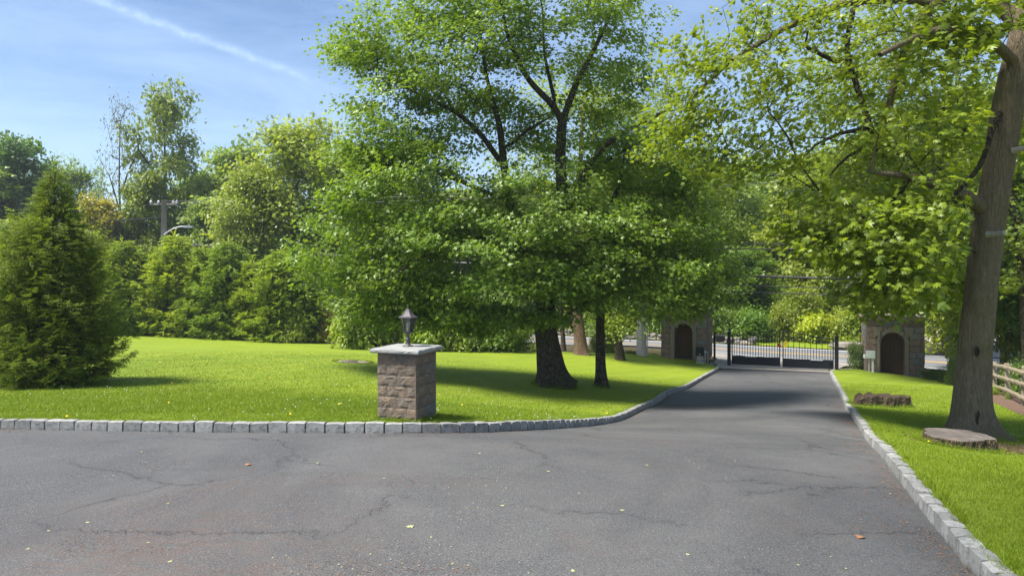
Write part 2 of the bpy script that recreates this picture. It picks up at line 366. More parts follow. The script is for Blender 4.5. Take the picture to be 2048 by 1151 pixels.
# ---------------------------------------------------------------- terrain
def P(px, py, Y): return np.array([(px - 1024) / 1365 * Y, Y, 2 - (py - 545) / 1365 * Y])
CURB_L = [(-900, 843, 10.4), (-400, 851, 9.75), (0, 857, 9.32), (400, 864, 9.1), (750, 868, 9.0), (900, 867, 9.1), (1000, 864, 9.5), (1100, 859, 10.8), (1180, 852, 12.6), (1238, 843, 14.8), (1315, 808, 19.5), (1375, 777, 25), (1420, 750, 30.5), (1440, 738, 34.0)]
CURB_R = [(1990, 1210, 4.2), (1935, 1140, 4.82), (1877, 1067, 5.52), (1851, 1033, 6.01), (1812, 981, 7.0), (1770, 921, 8.6), (1753, 899, 9.4), (1718, 850, 12.3), (1700, 825, 15.3), (1686, 801, 19.3), (1672, 773, 25), (1663, 756, 29.5), (1658, 745, 32.6)]
cL = np.array([P(*c) for c in CURB_L]); cR = np.array([P(*c) for c in CURB_R])
OFF = .13
ctl = list(cL) + list(cR) + [np.array(p, float) for p in [
    (-8, 2, -.05), (0, 1, -.03), (3.1, 2.6, -.07), (-9, 6, -.1), (-4, 5, -.08), (6, 2, 0), (-12, -5, 0), (6, -5, 0), (20, -5, .1), (-30, 0, 0),
    (-1.3, 9.9, -OFF - .02), (-9.7, 14.7, -.4 - OFF), (-20, 20, -.75 - OFF), (-23, 40, -1.73), (-8.6, 36.2, -1.98), (-3.2, 35, -2.03), (1.23, 20, -1.43), (2.69, 20.5, -1.48), (-5.2, 21.8, -.92),
    (8, 36, -2.63), (5, 34, -2.29), (3, 41, -2.3), (-10, 42, -2.2), (-25, 46, -2.0), (-40, 40, -1.8), (5.9, 40.5, -2.35), (9.5, 39.5, -2.6),
    (4.1, 53.3, -3), (14, 47.2, -3), (21.6, 43, -3), (30, 38, -3), (-15, 64.6, -3), (4.1, 46.9, -3), (14, 40.9, -3), (18.9, 38.1, -3), (30, 31.5, -3.05), (-15, 58.3, -3),
    (7.07, 10.5, -.90), (8.43, 12.5, -1.14), (9.75, 18, -1.65), (14.25, 19, -1.80), (17.6, 25, -2.43), (17.45, 33.4, -2.93), (19.5, 31, -3.0), (12, 8, -.5), (8, 4, -.08), (12, 13, -1.15), (26, 24, -2.6),
    (11.1, 34.8, -2.70), (15.7, 33, -2.78), (12.5, 37.5, -2.95), (30, 10, -.8), (-40, 20, -.8), (-40, 80, -2), (0, 80, -2), (40, 60, -1.5), (45, 40, -2.5)]]
ctl = np.array(ctl)
def tps_fit(C, lam):
    m = len(C); d = np.linalg.norm(C[:, None, :2] - C[None, :, :2], axis=2)
    K = np.where(d > 0, d * d * np.log(d + 1e-12), 0) + lam * np.eye(m)
    Pm = np.hstack([np.ones((m, 1)), C[:, :2]]); A = np.zeros((m + 3, m + 3)); A[:m, :m] = K; A[:m, m:] = Pm; A[m:, :m] = Pm.T
    return np.linalg.solve(A, np.concatenate([C[:, 2], np.zeros(3)]))
TW = tps_fit(ctl, 1.5)
def G(X, Y):
    X = np.clip(np.asarray(X, float), -40, 45); Y = np.clip(np.asarray(Y, float), -5, 80); sh = X.shape; X = X.ravel(); Y = Y.ravel()
    d = np.sqrt((X[:, None] - ctl[None, :, 0]) ** 2 + (Y[:, None] - ctl[None, :, 1]) ** 2)
    z = (d * d * np.log(d + 1e-12)) @ TW[:-3] + TW[-3] + TW[-2] * X + TW[-1] * Y
    return z.reshape(sh)
def gz(x, y, off=0.0): return float(G(np.array([x]), np.array([y]))[0]) + off
def L(x, y): return gz(x, y, .12)
def smooth_path(pts, step):
    P0 = np.array(pts, float)[:, :2]; s = np.concatenate([[0], np.cumsum(np.linalg.norm(np.diff(P0, axis=0), axis=1))])
    # Catmull-Rom through the points
    out = []
    for i in range(len(P0) - 1):
        a, b, c, d = P0[max(i - 1, 0)], P0[i], P0[i + 1], P0[min(i + 2, len(P0) - 1)]
        for t in np.linspace(0, 1, 12, endpoint=False):
            out.append(.5 * ((2 * b) + (-a + c) * t + (2 * a - 5 * b + 4 * c - d) * t * t + (-a + 3 * b - 3 * c + d) * t ** 3))
    out.append(P0[-1]); out = np.array(out)
    s = np.concatenate([[0], np.cumsum(np.linalg.norm(np.diff(out, axis=0), axis=1))])
    q = np.arange(0, s[-1], step)
    return np.stack([np.interp(q, s, out[:, 0]), np.interp(q, s, out[:, 1])], 1)
def offset(path, d):
    T = np.gradient(path, axis=0); T /= np.linalg.norm(T, axis=1)[:, None]
    return path + d * np.stack([-T[:, 1], T[:, 0]], 1)      # positive: to the left of travel
def region(name, poly, spacing, mat, off, fine=None, noise=0.0, seed=1, far=None):
    poly = np.array(poly, float); x0, y0 = poly.min(0); x1, y1 = poly.max(0)
    pts = [Vector(p) for p in poly]; m = len(pts); edges = [(i, (i + 1) % m) for i in range(m)]
    r = R(seed)
    def grid(x0, x1, y0, y1, sp):
        gx, gy = np.meshgrid(np.arange(x0 + sp / 2, x1, sp), np.arange(y0 + sp / 2, y1, sp)); g = np.stack([gx.ravel(), gy.ravel()], 1)
        return g + r.uniform(-.2, .2, g.shape) * sp
    g = grid(x0, x1, y0, y1, spacing)
    inside = np.zeros(len(g), bool); j = m - 1
    for i in range(m):
        xi, yi = poly[i]; xj, yj = poly[j]
        c = ((yi > g[:, 1]) != (yj > g[:, 1])) & (g[:, 0] < (xj - xi) * (g[:, 1] - yi) / (yj - yi + 1e-12) + xi); inside ^= c; j = i
    g = g[inside]
    dmin = np.array([np.min(np.hypot(poly[:, 0] - q[0], poly[:, 1] - q[1])) for q in g]) if len(g) else np.zeros(0)
    g = g[dmin > spacing * .4]
    vs, es, fs, _, _, _ = delaunay_2d_cdt(pts + [Vector(q) for q in g], edges, [list(range(m))], 1, 1e-5)
    V = np.array([(v[0], v[1]) for v in vs]); z = G(V[:, 0], V[:, 1]) + off
    if noise: z += (vnoise(np.c_[V, np.zeros(len(V))], 1.2, seed) - .5) * noise
    tri = []
    for f in fs:
        for k in range(1, len(f) - 1): tri.append((f[0], f[k], f[k + 1]))
    me = mesh(name, np.c_[V, z], [np.array(tri)], mat, True)
    return tag(link(name, me), kind='structure')

def relax(p, k):
    p = p.copy()
    for _ in range(k): p[1:-1] = (p[:-2] + 2 * p[1:-1] + p[2:]) / 4
    return p
pL = smooth_path(cL, .25); pR = smooth_path(cR, .25); pL = relax(pL, 25); pR = relax(pR, 40)
# asphalt ends at a line just before the gate
endL, endR = pL[-1], pR[-1]
drive = np.vstack([[(-16, -6)], offset(pL, -.0), [(endR[0] - .0, endR[1])], pR[::-1], [(3.1, -6)]])
region('driveway', drive, .55, M['asphalt'], 0.0)
lawnL = np.vstack([offset(pL, .10), [(9.9, 35.2), (9.6, 36.4), (7.4, 37.0), (4.5, 35.2), (1, 34.6), (-4, 35.6), (-9, 37), (-16, 39.5), (-24, 41), (-34, 38), (-40, 20), (-30, 9)]])
region('left_lawn', lawnL, .8, M['lawn'], .12)
# the mown grass stops at the fence and the bare mulch strip
lawnR = np.vstack([[(3.2, -4)], offset(pR, -.10), [(15.6, 33.9), (17.3, 34.0), (19.2, 31.3), (18.3, 28.5), (15.0, 22.0), (12.1, 16.2), (12.6, 12.5), (14, 8), (16, -4)]])
region('right_lawn', lawnR, .7, M['lawn'], .12)
region('mulch_strip', [(12.15, 16.25), (15.05, 22.05), (18.35, 28.5), (20.5, 27.5), (17, 20.5), (14.5, 15.3), (15.5, 12), (12.7, 12.5)], .6, M['mulch'], .115)
# gravel apron between asphalt and public road, through the gate
region('gravel_apron', [(pL[-1][0] + .02, pL[-1][1] + .03), (pR[-1][0] + .03, pR[-1][1] + .03), (15.9, 33.6), (17.6, 36.2), (20, 37.2), (17, 39.05), (13.2, 41.3), (11.2, 42.4), (11.6, 38.5), (10.7, 36.2), (10.55, 35.2)], .5, M['gravel'], .03)
# public road (with the double yellow line and edge lines)
def roadY(X): return 53.3 - .594 * (X - 4.1)
def strip(name, mat, a, b, off, x0=-34, x1=60):
    xs = np.arange(x0, x1, 1.2); v = []
    for x in xs:
        for t in np.linspace(a, b, 7 if abs(b - a) > 1 else 2):
            y = roadY(x) - t; v.append((x, y))
    v = np.array(v); k = 7 if abs(b - a) > 1 else 2; z = G(v[:, 0], v[:, 1]) + off; V = np.c_[v, z]; Q = []
    for i in range(len(xs) - 1):
        for j in range(k - 1): q = i * k + j; Q.append([q, q + k, q + k + 1, q + 1])
    return tag(link(name, mesh(name, V, [np.array(Q)[:, ::-1]], mat, True)), kind='structure')
strip('public_road', M['road'], -.4, 6.9, .045)
strip('edge_line', M['white'], .0, .16, .051); strip('edge_line', M['white'], 6.25, 6.41, .051)
strip('centre_line', M['yellow'], 3.0, 3.15, .051); strip('centre_line', M['yellow'], 3.30, 3.45, .051)
region('far_lot', [(26.1, 40.6), (29, 48), (40, 60), (60, 55), (56, 25), (40, 32.4)], 2, M['gravel'], .05)
region('far_verge', [(-20, 69), (-10, 63.2), (4, 54.2), (14.5, 48.0), (25.5, 41.4), (27, 45), (16, 51), (4, 58), (-20, 72)], 1.5, M['lawn'], .05)
# the base ground sheet out to the horizon
def axis(lo, hi, step, far, k=1.25):
    a = list(np.arange(lo, hi, step)); s = step; x = a[-1]
    while x < far: s *= k; x += s; a.append(x)
    s = step; x = a[0]; b = []
    while x > -far: s *= k; x -= s; b.append(x)
    return np.array(b[::-1] + a)
gx, gy = axis(-36, 42, .6, 300), axis(-6, 70, .6, 380)
XX, YY = np.meshgrid(gx, gy); ZZ = G(XX, YY) - .05; nx, ny = len(gx), len(gy)
i, j = np.meshgrid(np.arange(ny - 1), np.arange(nx - 1), indexing='ij'); q = (i * nx + j).ravel()
tag(link('ground', mesh('ground', np.c_[XX.ravel(), YY.ravel(), ZZ.ravel()], [np.stack([q, q + 1, q + nx + 1, q + nx], 1)], M['dirt'], True)), kind='structure')

# ---------------------------------------------------------------- blocks
def rough_block(name, size, mat, seed, jit=.03, corner=.93, bulge=1.04, edge=.985):
    r = R(seed); V = []; idx = {}
    for a in (-1, 0, 1):
        for b in (-1, 0, 1):
            for c in (-1, 0, 1):
                k = abs(a) + abs(b) + abs(c)
                if k == 0: continue
                s = corner if k == 3 else edge if k == 2 else bulge
                idx[(a, b, c)] = len(V); V.append(np.array([a, b, c]) * s + r.uniform(-jit, jit, 3))
    Q = []
    for ax in range(3):
        for sg in (-1, 1):
            u, w = [(1, 2), (2, 0), (0, 1)][ax]
            for i in (-1, 0):
                for j in (-1, 0):
                    q = []
                    for (di, dj) in ((0, 0), (1, 0), (1, 1), (0, 1)):
                        k = [0, 0, 0]; k[ax] = sg; k[u] = i + di; k[w] = j + dj; q.append(idx[tuple(k)])
                    Q.append(q if sg > 0 else q[::-1])
    return mesh(name, np.array(V) * np.array(size) / 2, [np.array(Q)], mat, False)
# kerbs of granite blocks: every block is an object
kerb_len = [.195 + .0045 * s for s in range(14)]
kerb_meshes = [rough_block('stone_block', (kerb_len[s], .135, .20), M['granite'], s, .055, .93, 1.02, .98) for s in range(14)]
def kerb(name, path, side, seed):
    root = tag(empty(name, (path[0][0], path[0][1], gz(*path[0]))), kind='structure')
    r = R(seed); s = np.concatenate([[0], np.cumsum(np.linalg.norm(np.diff(path, axis=0), axis=1))]); u = 0
    cnt = 0
    while u < s[-1] - .3:
        ki = r.randint(14); l = kerb_len[ki] + .009
        if cnt > 285: break
        c = u + l / 2; x, y = np.interp(c, s, path[:, 0]), np.interp(c, s, path[:, 1])
        x2, y2 = np.interp(c + .1, s, path[:, 0]), np.interp(c + .1, s, path[:, 1]); a = math.atan2(y2 - y, x2 - x)
        nx_, ny_ = -math.sin(a), math.cos(a); x += nx_ * side * (.065 + r.uniform(-.006, .006)); y += ny_ * side * .065
        za, zb = gz(x - .1 * math.cos(a), y - .1 * math.sin(a)), gz(x + .1 * math.cos(a), y + .1 * math.sin(a))
        o = link('stone_block', kerb_meshes[ki], root)
        o.location = Vector((x, y, (za + zb) / 2 + .030 + r.uniform(-.006, .008))) - root.location
        o.rotation_euler = (r.uniform(-.04, .04), -math.atan2(zb - za, .2) + r.uniform(-.02, .02), a + r.uniform(-.03, .03))
        u += l; cnt += 1
    # mortar bed between the blocks
    q = offset(path[::2], side * .065); zz = G(q[:, 0], q[:, 1]); a_, b_ = offset(q, .052), offset(q, -.052)
    V = np.concatenate([np.c_[a_, zz - .04], np.c_[a_, zz + .098], np.c_[b_, zz + .098], np.c_[b_, zz - .04]]) - np.array(root.location); m = len(q); i_ = np.arange(m - 1)
    link('mortar_bed', mesh('mortar_bed', V, [np.concatenate([np.stack([k * m + i_, k * m + i_ + 1, (k + 1) * m + i_ + 1, (k + 1) * m + i_], 1) for k in range(3)])], M['mortar']), root)
    return root
# extend both kerbs round to the gatehouses
xL = smooth_path([tuple(p[:2]) for p in cL[1:]] + [(10.62, 34.9), (10.45, 35.25), (10.1, 35.3)], .1)
xR = smooth_path([(3.0, 3.0)] + [tuple(p[:2]) for p in cR] + [(15.75, 33.5), (16.6, 33.9), (17.1, 33.95)], .1)
xL = relax(xL, 60); xR = relax(xR, 160)
kerb('left_kerb', xL, 1, 3); kerb('right_kerb', xR, -1, 4)
# ---------------------------------------------------------------- trees
def grow(limbs, attrs, seg=.45, tip=.006, expo=2.35, up=.12, seed=1, lean=.2):
    N = np.zeros((60000, 3)); par = np.full(60000, -1); rmin = np.zeros(60000); path = np.zeros(60000); n = 0
    for li, lb in enumerate(limbs):
        p = np.array(lb, float); pos, rr = p[:, :3], p[:, 3]
        s = np.concatenate([[0], np.cumsum(np.linalg.norm(np.diff(pos, axis=0), axis=1))]); m = max(2, int(s[-1] / (seg * .6)) + 1)
        q = np.linspace(0, s[-1], m)
        # smooth
        pts = np.stack([np.interp(q, s, pos[:, k]) for k in range(3)], 1)
        for _ in range(2): pts[1:-1] = (pts[:-2] + 2 * pts[1:-1] + pts[2:]) / 4
        rs = np.interp(q, s, rr)
        start = 0
        if li > 0:
            a = int(np.argmin(np.linalg.norm(N[:n] - pts[0], axis=1))); prev = a; start = 1
        else: prev = -1
        for k in range(start, m):
            N[n] = pts[k]; par[n] = prev; rmin[n] = rs[k]; path[n] = 0 if prev < 0 else path[prev] + np.linalg.norm(N[n] - N[prev]); prev = n; n += 1
    trunk_n = n; crown0 = None
    A = np.array(attrs, float); r = R(seed)
    d0 = np.array([np.min(np.linalg.norm(N[:n] - a, axis=1)) for a in A]); A = A[np.argsort(d0 + r.uniform(0, .5, len(A)))]
    zlow = np.percentile(A[:, 2], 2) - .6; tips = []
    for a in A:
        d = np.linalg.norm(N[:n] - a, axis=1); cost = d + lean * path[:n] * .35 + np.maximum(0, N[:n, 2] - a[2]) * .35 + (N[:n, 2] < zlow) * 3
        j = int(np.argmin(cost)); dj = d[j]
        if dj < 1e-3: continue
        m = max(1, int(dj / seg)); p0 = N[j]; pd = p0 - N[par[j]] if par[j] >= 0 else np.array([0, 0, 1.]); pd = pd / (np.linalg.norm(pd) + 1e-9)
        mid = p0 + (a - p0) * .45 + pd * dj * .18 + np.array([0, 0, up * dj]) + r.normal(0, .06, 3) * dj
        prev = j
        for k in range(1, m + 1):
            t = k / m; q = (1 - t) ** 2 * p0 + 2 * t * (1 - t) * mid + t * t * a + (r.normal(0, .02, 3) if k < m else 0)
            N[n] = q; par[n] = prev; path[n] = path[prev] + np.linalg.norm(q - N[prev]); prev = n; n += 1
        tips.append(prev)
        if n > 59000: break
    acc = np.zeros(n); rad_ = np.zeros(n); kids = [[] for _ in range(n)]
    for k in range(n - 1, -1, -1):
        rr = max(acc[k] ** (1 / expo) if acc[k] > 0 else tip, tip, rmin[k] if rmin[k] > 0 else 0)
        if rmin[k] > 0: rr = rmin[k] if acc[k] ** (1 / expo) < rmin[k] * 1.15 else rmin[k] * 1.1
        rad_[k] = rr
        if par[k] >= 0: acc[par[k]] += rr ** expo; kids[par[k]].append(k)
    chains = []; stack = [(0, None)]
    while stack:
        k, frm = stack.pop(); pts = []; rs = []
        if frm is not None: pts.append(N[frm]); rs.append(rad_[k] * 1.05)
        while True:
            pts.append(N[k]); rs.append(rad_[k])
            if not kids[k]: break
            ks = sorted(kids[k], key=lambda c: -rad_[c])
            for c in ks[1:]: stack.append((c, k))
            k = ks[0]
        if len(pts) > 1: chains.append((np.array(pts), np.array(rs)))
    T = N[tips]; TD = T - N[par[tips]]; TD /= np.linalg.norm(TD, axis=1)[:, None] + 1e-9
    return chains, T, TD, N[:n]
def wood(name, chains, mat, flare=0.0, big=.10, rmin=0.0, ribs=0.0, seed=1, sides0=16, limb=None):
    mb = MB(); n0 = 0; thick = []
    for ci, (p, r) in enumerate(chains):
        if r.max() < rmin: continue
        sides = sides0 if ci == 0 else 10 if r[0] > big else 6 if r[0] > .03 else 4 if r[0] > .014 else 3
        if ci == 0 and (flare or ribs):
            # resample the lowest part finely and add root flare and fluting
            s = np.concatenate([[0], np.cumsum(np.linalg.norm(np.diff(p, axis=0), axis=1))]); q = np.concatenate([np.arange(0, min(2.2, s[-1]), .09), np.arange(2.2, s[-1], .3), [s[-1]]])
            p = np.stack([np.interp(q, s, p[:, k]) for k in range(3)], 1); r = np.interp(q, s, r)
            V, Q = tube(p, r, sides); V = V.reshape(len(p), sides, 3); a = np.arange(sides) * 2 * np.pi / sides; rs = R(seed)
            lob = sum(rs.uniform(.4, 1) * np.cos(k * a + rs.uniform(0, 6.28)) for k in (3, 4, 5, 7)) / 2.2
            h = q[:, None]; f = 1 + flare * np.exp(-h / .28) * (1 + .7 * lob[None]) + .35 * flare * np.exp(-h / 1.0)
            nz = (vnoise(np.stack([np.cos(a)[None] * 2 + 0 * h, np.sin(a)[None] * 2 + 0 * h, h * .6 + 0 * a[None]], -1), 2.2, seed) - .5)
            f = f + ribs * (nz * 1.6 + lob[None] * .25)
            V = p[:, None] + (V - p[:, None]) * f[..., None]; mb.add(V.reshape(-1, 3), Q)
        else:
            mb.tube(p, r, sides, cap=False)
        if ci == 0: n0 = sum(len(x) for x in mb.Q)
        elif limb is not None and r[:2].max() > .085: thick.append((sum(len(x) for x in mb.Q[:-1]), sum(len(x) for x in mb.Q)))
    me = mb.mesh(name, mat, True)
    if limb is not None:
        me.materials.append(limb); k = np.zeros(len(me.polygons), np.int32); k[n0:] = 1
        for a_, b_ in thick: k[a_:b_] = 0
        me.polygons.foreach_set('material_index', k)
    return me
# leaf templates: (verts, tris); lying in XY, stalk at the origin, tip along +Y, length about 1
def t_maple():
    pol = [(-8, .0), (25, .46), (38, .62), (52, .44), (62, .70), (52 + 20, .92), (78, .62), (84, .78), (90, 1.02), (96, .78), (102, .62), (108, .92), (118, .70), (128, .44), (142, .62), (155, .46)]
    v = [(0, .0, 0)]; base = np.array([0, .05])
    for a, r in pol[1:]:
        x, y = r * math.cos(rad(a)), r * math.sin(rad(a)); v.append((x, y + .02, -.20 * abs(x) - .12 * (y - .4) ** 2))
    c = len(v); v.append((0, .36, .05)); m = c - 1
    t = [(c, k, k + 1) for k in range(1, m)] + [(c, 0, 1), (c, m, 0)]
    return np.array(v), np.array(t)
def t_star():
    v = [(0, 0, 0), (.50, .30, -.10), (.30, .42, -.03), (.46, .80, -.12), (0, 1.0, -.08), (-.46, .80, -.12), (-.30, .42, -.03), (-.50, .30, -.10), (0, .45, .05)]
    t = [(8, 0, 1), (8, 1, 2), (8, 2, 3), (8, 3, 4), (8, 4, 5), (8, 5, 6), (8, 6, 7), (8, 7, 0)]
    t = [(0, 1, 2), (2, 3, 8), (8, 3, 4), (8, 4, 5), (8, 5, 6), (0, 6, 7), (0, 2, 8), (0, 8, 6)]
    return np.array(v), np.array(t)
def t_leaf2():
    v = [(0, 0, 0), (.36, .5, -.10), (0, 1, -.05), (-.36, .5, -.10)]
    return np.array(v), np.array([(0, 1, 2), (0, 2, 3)])
def t_leaf3():   # two small leaves, more broken outline
    v = [(0, 0, 0), (.42, .38, -.08), (.05, .75, 0), (-.1, .1, 0), (-.55, .62, -.12), (-.12, 1.05, -.02)]
    return np.array(v), np.array([(0, 1, 2), (3, 5, 4), (0, 2, 5)])
def t_shoot(k=9, w=.15):
    """a conifer shoot: a narrow spindle of needle triangles"""
    v = []; t = []; r = R(3)
    for i in range(k):
        y = .04 + .86 * i / k; a = i * 2.4; c, s = math.cos(a), math.sin(a); l = .25 * (1.1 - .5 * i / k)
        d = np.array([c * .8, .75, s * .55 + .1]); d /= np.linalg.norm(d); sd_ = np.array([.3 * s, .8, 0]); sd_ /= np.linalg.norm(sd_) + 1e-9
        b = len(v); v += [(0, y, 0), tuple(np.array([0, y + w, 0])), tuple(np.array([0, y + w / 2, 0]) + d * l)]; t.append((b, b + 1, b + 2))
    return np.array(v), np.array(t)
def t_tri():
    v = [(0, 0, 0), (.52, .52, -.10), (.16, .58, .0), (0, 1.05, -.08), (-.16, .58, .0), (-.52, .52, -.10)]
    return np.array(v), np.array([(0, 1, 2), (0, 2, 4), (4, 2, 3), (0, 4, 5)])
TPL = dict(tri=t_tri(), maple=t_maple(), star=t_star(), leaf2=t_leaf2(), leaf3=t_leaf3(), shoot=t_shoot(), shoot5=t_shoot(6, .32))
def frames(dirs, nrm):
    """rotation whose local Y = dir, local Z ~ nrm"""
    y = dirs / (np.linalg.norm(dirs, axis=1)[:, None] + 1e-9); x = np.cross(y, nrm); x /= np.linalg.norm(x, axis=1)[:, None] + 1e-9; z = np.cross(x, y)
    return np.stack([x, y, z], 2)
def scatter(name, tpl, pos, dirs, nrm, size, tint, mat):
    v, t = TPL[tpl]; n = len(pos); Rm = frames(dirs, nrm)
    V = np.einsum('nij,kj->nki', Rm, v) * size[:, None, None] + pos[:, None]
    T = t[None] + (np.arange(n) * len(v))[:, None, None]
    return mesh(name, V.reshape(-1, 3), [T.reshape(-1, 3)], mat, False, np.repeat(tint, len(v)))
def crown_leaves(T, TD, per, spread, size, r, centre=None, flat=.5, droop=.25):
    n = len(T) * per; ti = np.repeat(np.arange(len(T)), per)
    g = r.normal(0, 1, (n, 3)) * np.array([spread, spread, spread * flat]); u = r.uniform(-.1, 1, n) ** 1.0
    pos = T[ti] + g - TD[ti] * (u * spread * 1.6)[:, None]
    out = pos - (centre if centre is not None else T.mean(0)); out[:, 2] *= .2; out /= np.linalg.norm(out, axis=1)[:, None] + 1e-9
    h = g.copy(); h[:, 2] = 0; h /= np.linalg.norm(h, axis=1)[:, None] + 1e-9
    dirs = h * .8 + out * .5 + r.normal(0, .45, (n, 3)); dirs[:, 2] -= droop
    nrm = np.array([0, 0, .85]) + out * .8 + r.normal(0, .45, (n, 3))
    ct = r.uniform(0, 1, len(T))[ti] * .45 + r.uniform(0, 1, n) * .55
    return pos, dirs, nrm, size * r.uniform(.5, 1.25, n), ct
def ellip(r, c, rx, ry, rz, k, mind=0.0, hollow=.35):
    out = []
    tries = 0
    while len(out) < k and tries < k * 30:
        tries += 1; u = r.normal(0, 1, 3); u /= np.linalg.norm(u); q = u * r.uniform(hollow ** 3, 1) ** (1 / 3.) * np.array([rx, ry, rz])
        p = np.array(c) + q
        if mind and out and min(np.linalg.norm(np.array(out[-60:]) - p, axis=1)) < mind: continue
        out.append(p)
    return out
def px_ell(r, px, py, Y, rx, ry, dep, k, mind=.0, hollow=.3):
    return ellip(r, P(px, py, Y), rx / 1365 * Y, dep, ry / 1365 * Y, k, mind, hollow)
def LB(*pts): return [(*P(a, b, c), r) for a, b, c, r in pts]
def finish(name, loc, label, cat, wood_me, crown_me, group=None, parent_off=True):
    """meshes are in world coordinates: shift them to the thing's base"""
    root = tag(empty(name, loc), label, cat, group)
    for nm, me in (('trunk', wood_me), ('crown', crown_me)):
        if me is None: continue
        me.transform(Matrix.Translation(-Vector(loc))); link(nm, me, root)
    return root

# --- the big maple on the left lawn
r = R(11)
A0 = P(1108, 772, 20); A0[2] = L(A0[0], A0[1]) - .05
limbsA = [
    [(A0[0], A0[1], A0[2], .40)] + LB((1102, 735, 20, .36), (1097, 700, 20, .335), (1088, 630, 20, .30), (1095, 560, 20, .26), (1115, 500, 19.9, .21), (1128, 440, 19.9, .18), (1124, 380, 19.9, .165), (1120, 320, 20, .155), (1124, 245, 20, .145)),
    LB((1124, 245, 20, .10), (1112, 215, 19.8, .10), (1085, 190, 19.6, .09), (1055, 160, 19.4, .08), (1035, 120, 19.3, .065), (1010, 60, 19.2, .05), (1000, -20, 19, .035)),
    LB((1112, 215, 19.8, .06), (1100, 160, 20, .06), (1088, 110, 20.3, .045), (1085, 20, 20.5, .03)),
    LB((1124, 245, 20, .10), (1140, 200, 20.2, .10), (1152, 165, 20.3, .09), (1175, 125, 20.4, .075), (1195, 85, 20.5, .06), (1222, 30, 20.6, .045), (1240, -40, 20.6, .03)),
    LB((1092, 600, 20, .16), (1062, 520, 20.4, .15), (1022, 420, 20.5, .13), (1008, 335, 20.4, .12), (1000, 250, 20.3, .10), (986, 205, 20.2, .07), (972, 150, 20.2, .05), (960, 60, 20.2, .03)),
    LB((1002, 325, 20.4, .09), (960, 265, 20, .08), (915, 225, 19.6, .065), (860, 200, 19.4, .04), (780, 160, 19.2, .025)),
    LB((1010, 300, 20.3, .05), (1055, 258, 20, .045), (1100, 235, 20, .03)),
    LB((1128, 440, 19.9, .11), (1150, 390, 19.6, .10), (1175, 330, 19.4, .09), (1215, 285, 19.2, .075), (1270, 252, 19.1, .055), (1330, 222, 19, .035)),
    LB((1150, 395, 19.6, .08), (1172, 350, 20.2, .075), (1230, 310, 20.5, .06), (1290, 280, 20.8, .04), (1360, 260, 21, .03)),
    LB((1092, 560, 20, .10), (1030, 480, 19, .09), (970, 471, 18.5, .075), (890, 490, 18.2, .055), (830, 522, 18, .04), (770, 560, 18, .025)),
    LB((1070, 525, 20, .08), (1000, 500, 20.8, .07), (900, 470, 21.2, .05), (800, 450, 21.4, .035), (700, 460, 21.3, .02)),
    LB((1082, 625, 20, .07), (1042, 640, 19.5, .05), (1000, 656, 19.3, .035), (960, 662, 19.2, .02)),
    LB((1010, 400, 20.5, .07), (940, 370, 20, .06), (860, 340, 19.6, .045), (760, 330, 19.4, .03)),
    LB((1110, 520, 20, .08), (1180, 480, 19, .07), (1250, 450, 18.6, .05), (1330, 450, 18.5, .03)),
]
ells = [(830, 70, 20, 160, 110, 2.6, 80), (720, 110, 20, 75, 60, 1.5, 26), (940, 120, 20, 150, 140, 3, 80), (1090, 50, 20, 170, 100, 3, 70), (1230, 110, 20.3, 110, 90, 2.6, 48),
        (800, 250, 19.6, 130, 90, 2.4, 80), (710, 330, 19.8, 70, 60, 1.8, 28), (1060, 280, 20.6, 70, 60, 1.5, 9), (850, 390, 19.4, 190, 100, 2.8, 110), (700, 470, 19.6, 90, 80, 2.2, 45), (780, 560, 19.3, 110, 65, 2.0, 55), (950, 500, 18.6, 180, 95, 2.6, 110),
        (900, 600, 19.2, 120, 50, 1.8, 45), (1080, 420, 18.6, 130, 110, 2.0, 70), (1200, 500, 18.9, 150, 100, 2.4, 85), (1330, 500, 19.6, 110, 95, 2.4, 60), (1300, 330, 20, 140, 90, 2.6, 60),
        (1090, 560, 18.2, 100, 45, 1.2, 40), (1400, 570, 20.6, 70, 60, 1.8, 34), (980, 240, 21, 120, 80, 1.6, 34), (1180, 300, 20.8, 90, 70, 1.6, 26), (760, 615, 19.3, 90, 32, 1.5, 24), (865, 645, 19.6, 110, 28, 1.5, 26), (975, 640, 19.2, 90, 26, 1.3, 20), (1330, 620, 20.5, 70, 22, 1.4, 14), (660, 560, 19.6, 60, 40, 1.5, 18), (620, 520, 19.8, 40, 40, 1.5, 8), (1085, 632, 18.9, 50, 28, .5, 14), (1380, 410, 20.4, 70, 90, 2, 30), (960, -90, 20, 260, 90, 3.5, 70), (1200, -80, 20.3, 180, 80, 3, 40), (1150, 250, 21, 200, 90, 1.5, 22), (1260, 590, 19.2, 130, 45, 1.8, 40)]
att = []
for (a, b, c, d, e, f, k) in ells: att += px_ell(r, a, b, c, d, e, f, int(k * .95))
ch, T, TD, _ = grow(limbsA, att, .42, .0065, 2.4, seed=2)
wm = wood('trunk', ch, M['bark_dark'], .55, .07, 0, .10, 3, 28)
ps = crown_leaves(T, TD, 84, .26, .132, r, centre=np.array([1, 20, 3.]), flat=.38)
cm = scatter('crown', 'tri', *ps, M['leafA'])
finish('maple_tree', tuple(A0), 'large dark-trunked maple on the left lawn with a wide spreading crown', 'tree', wm, cm)

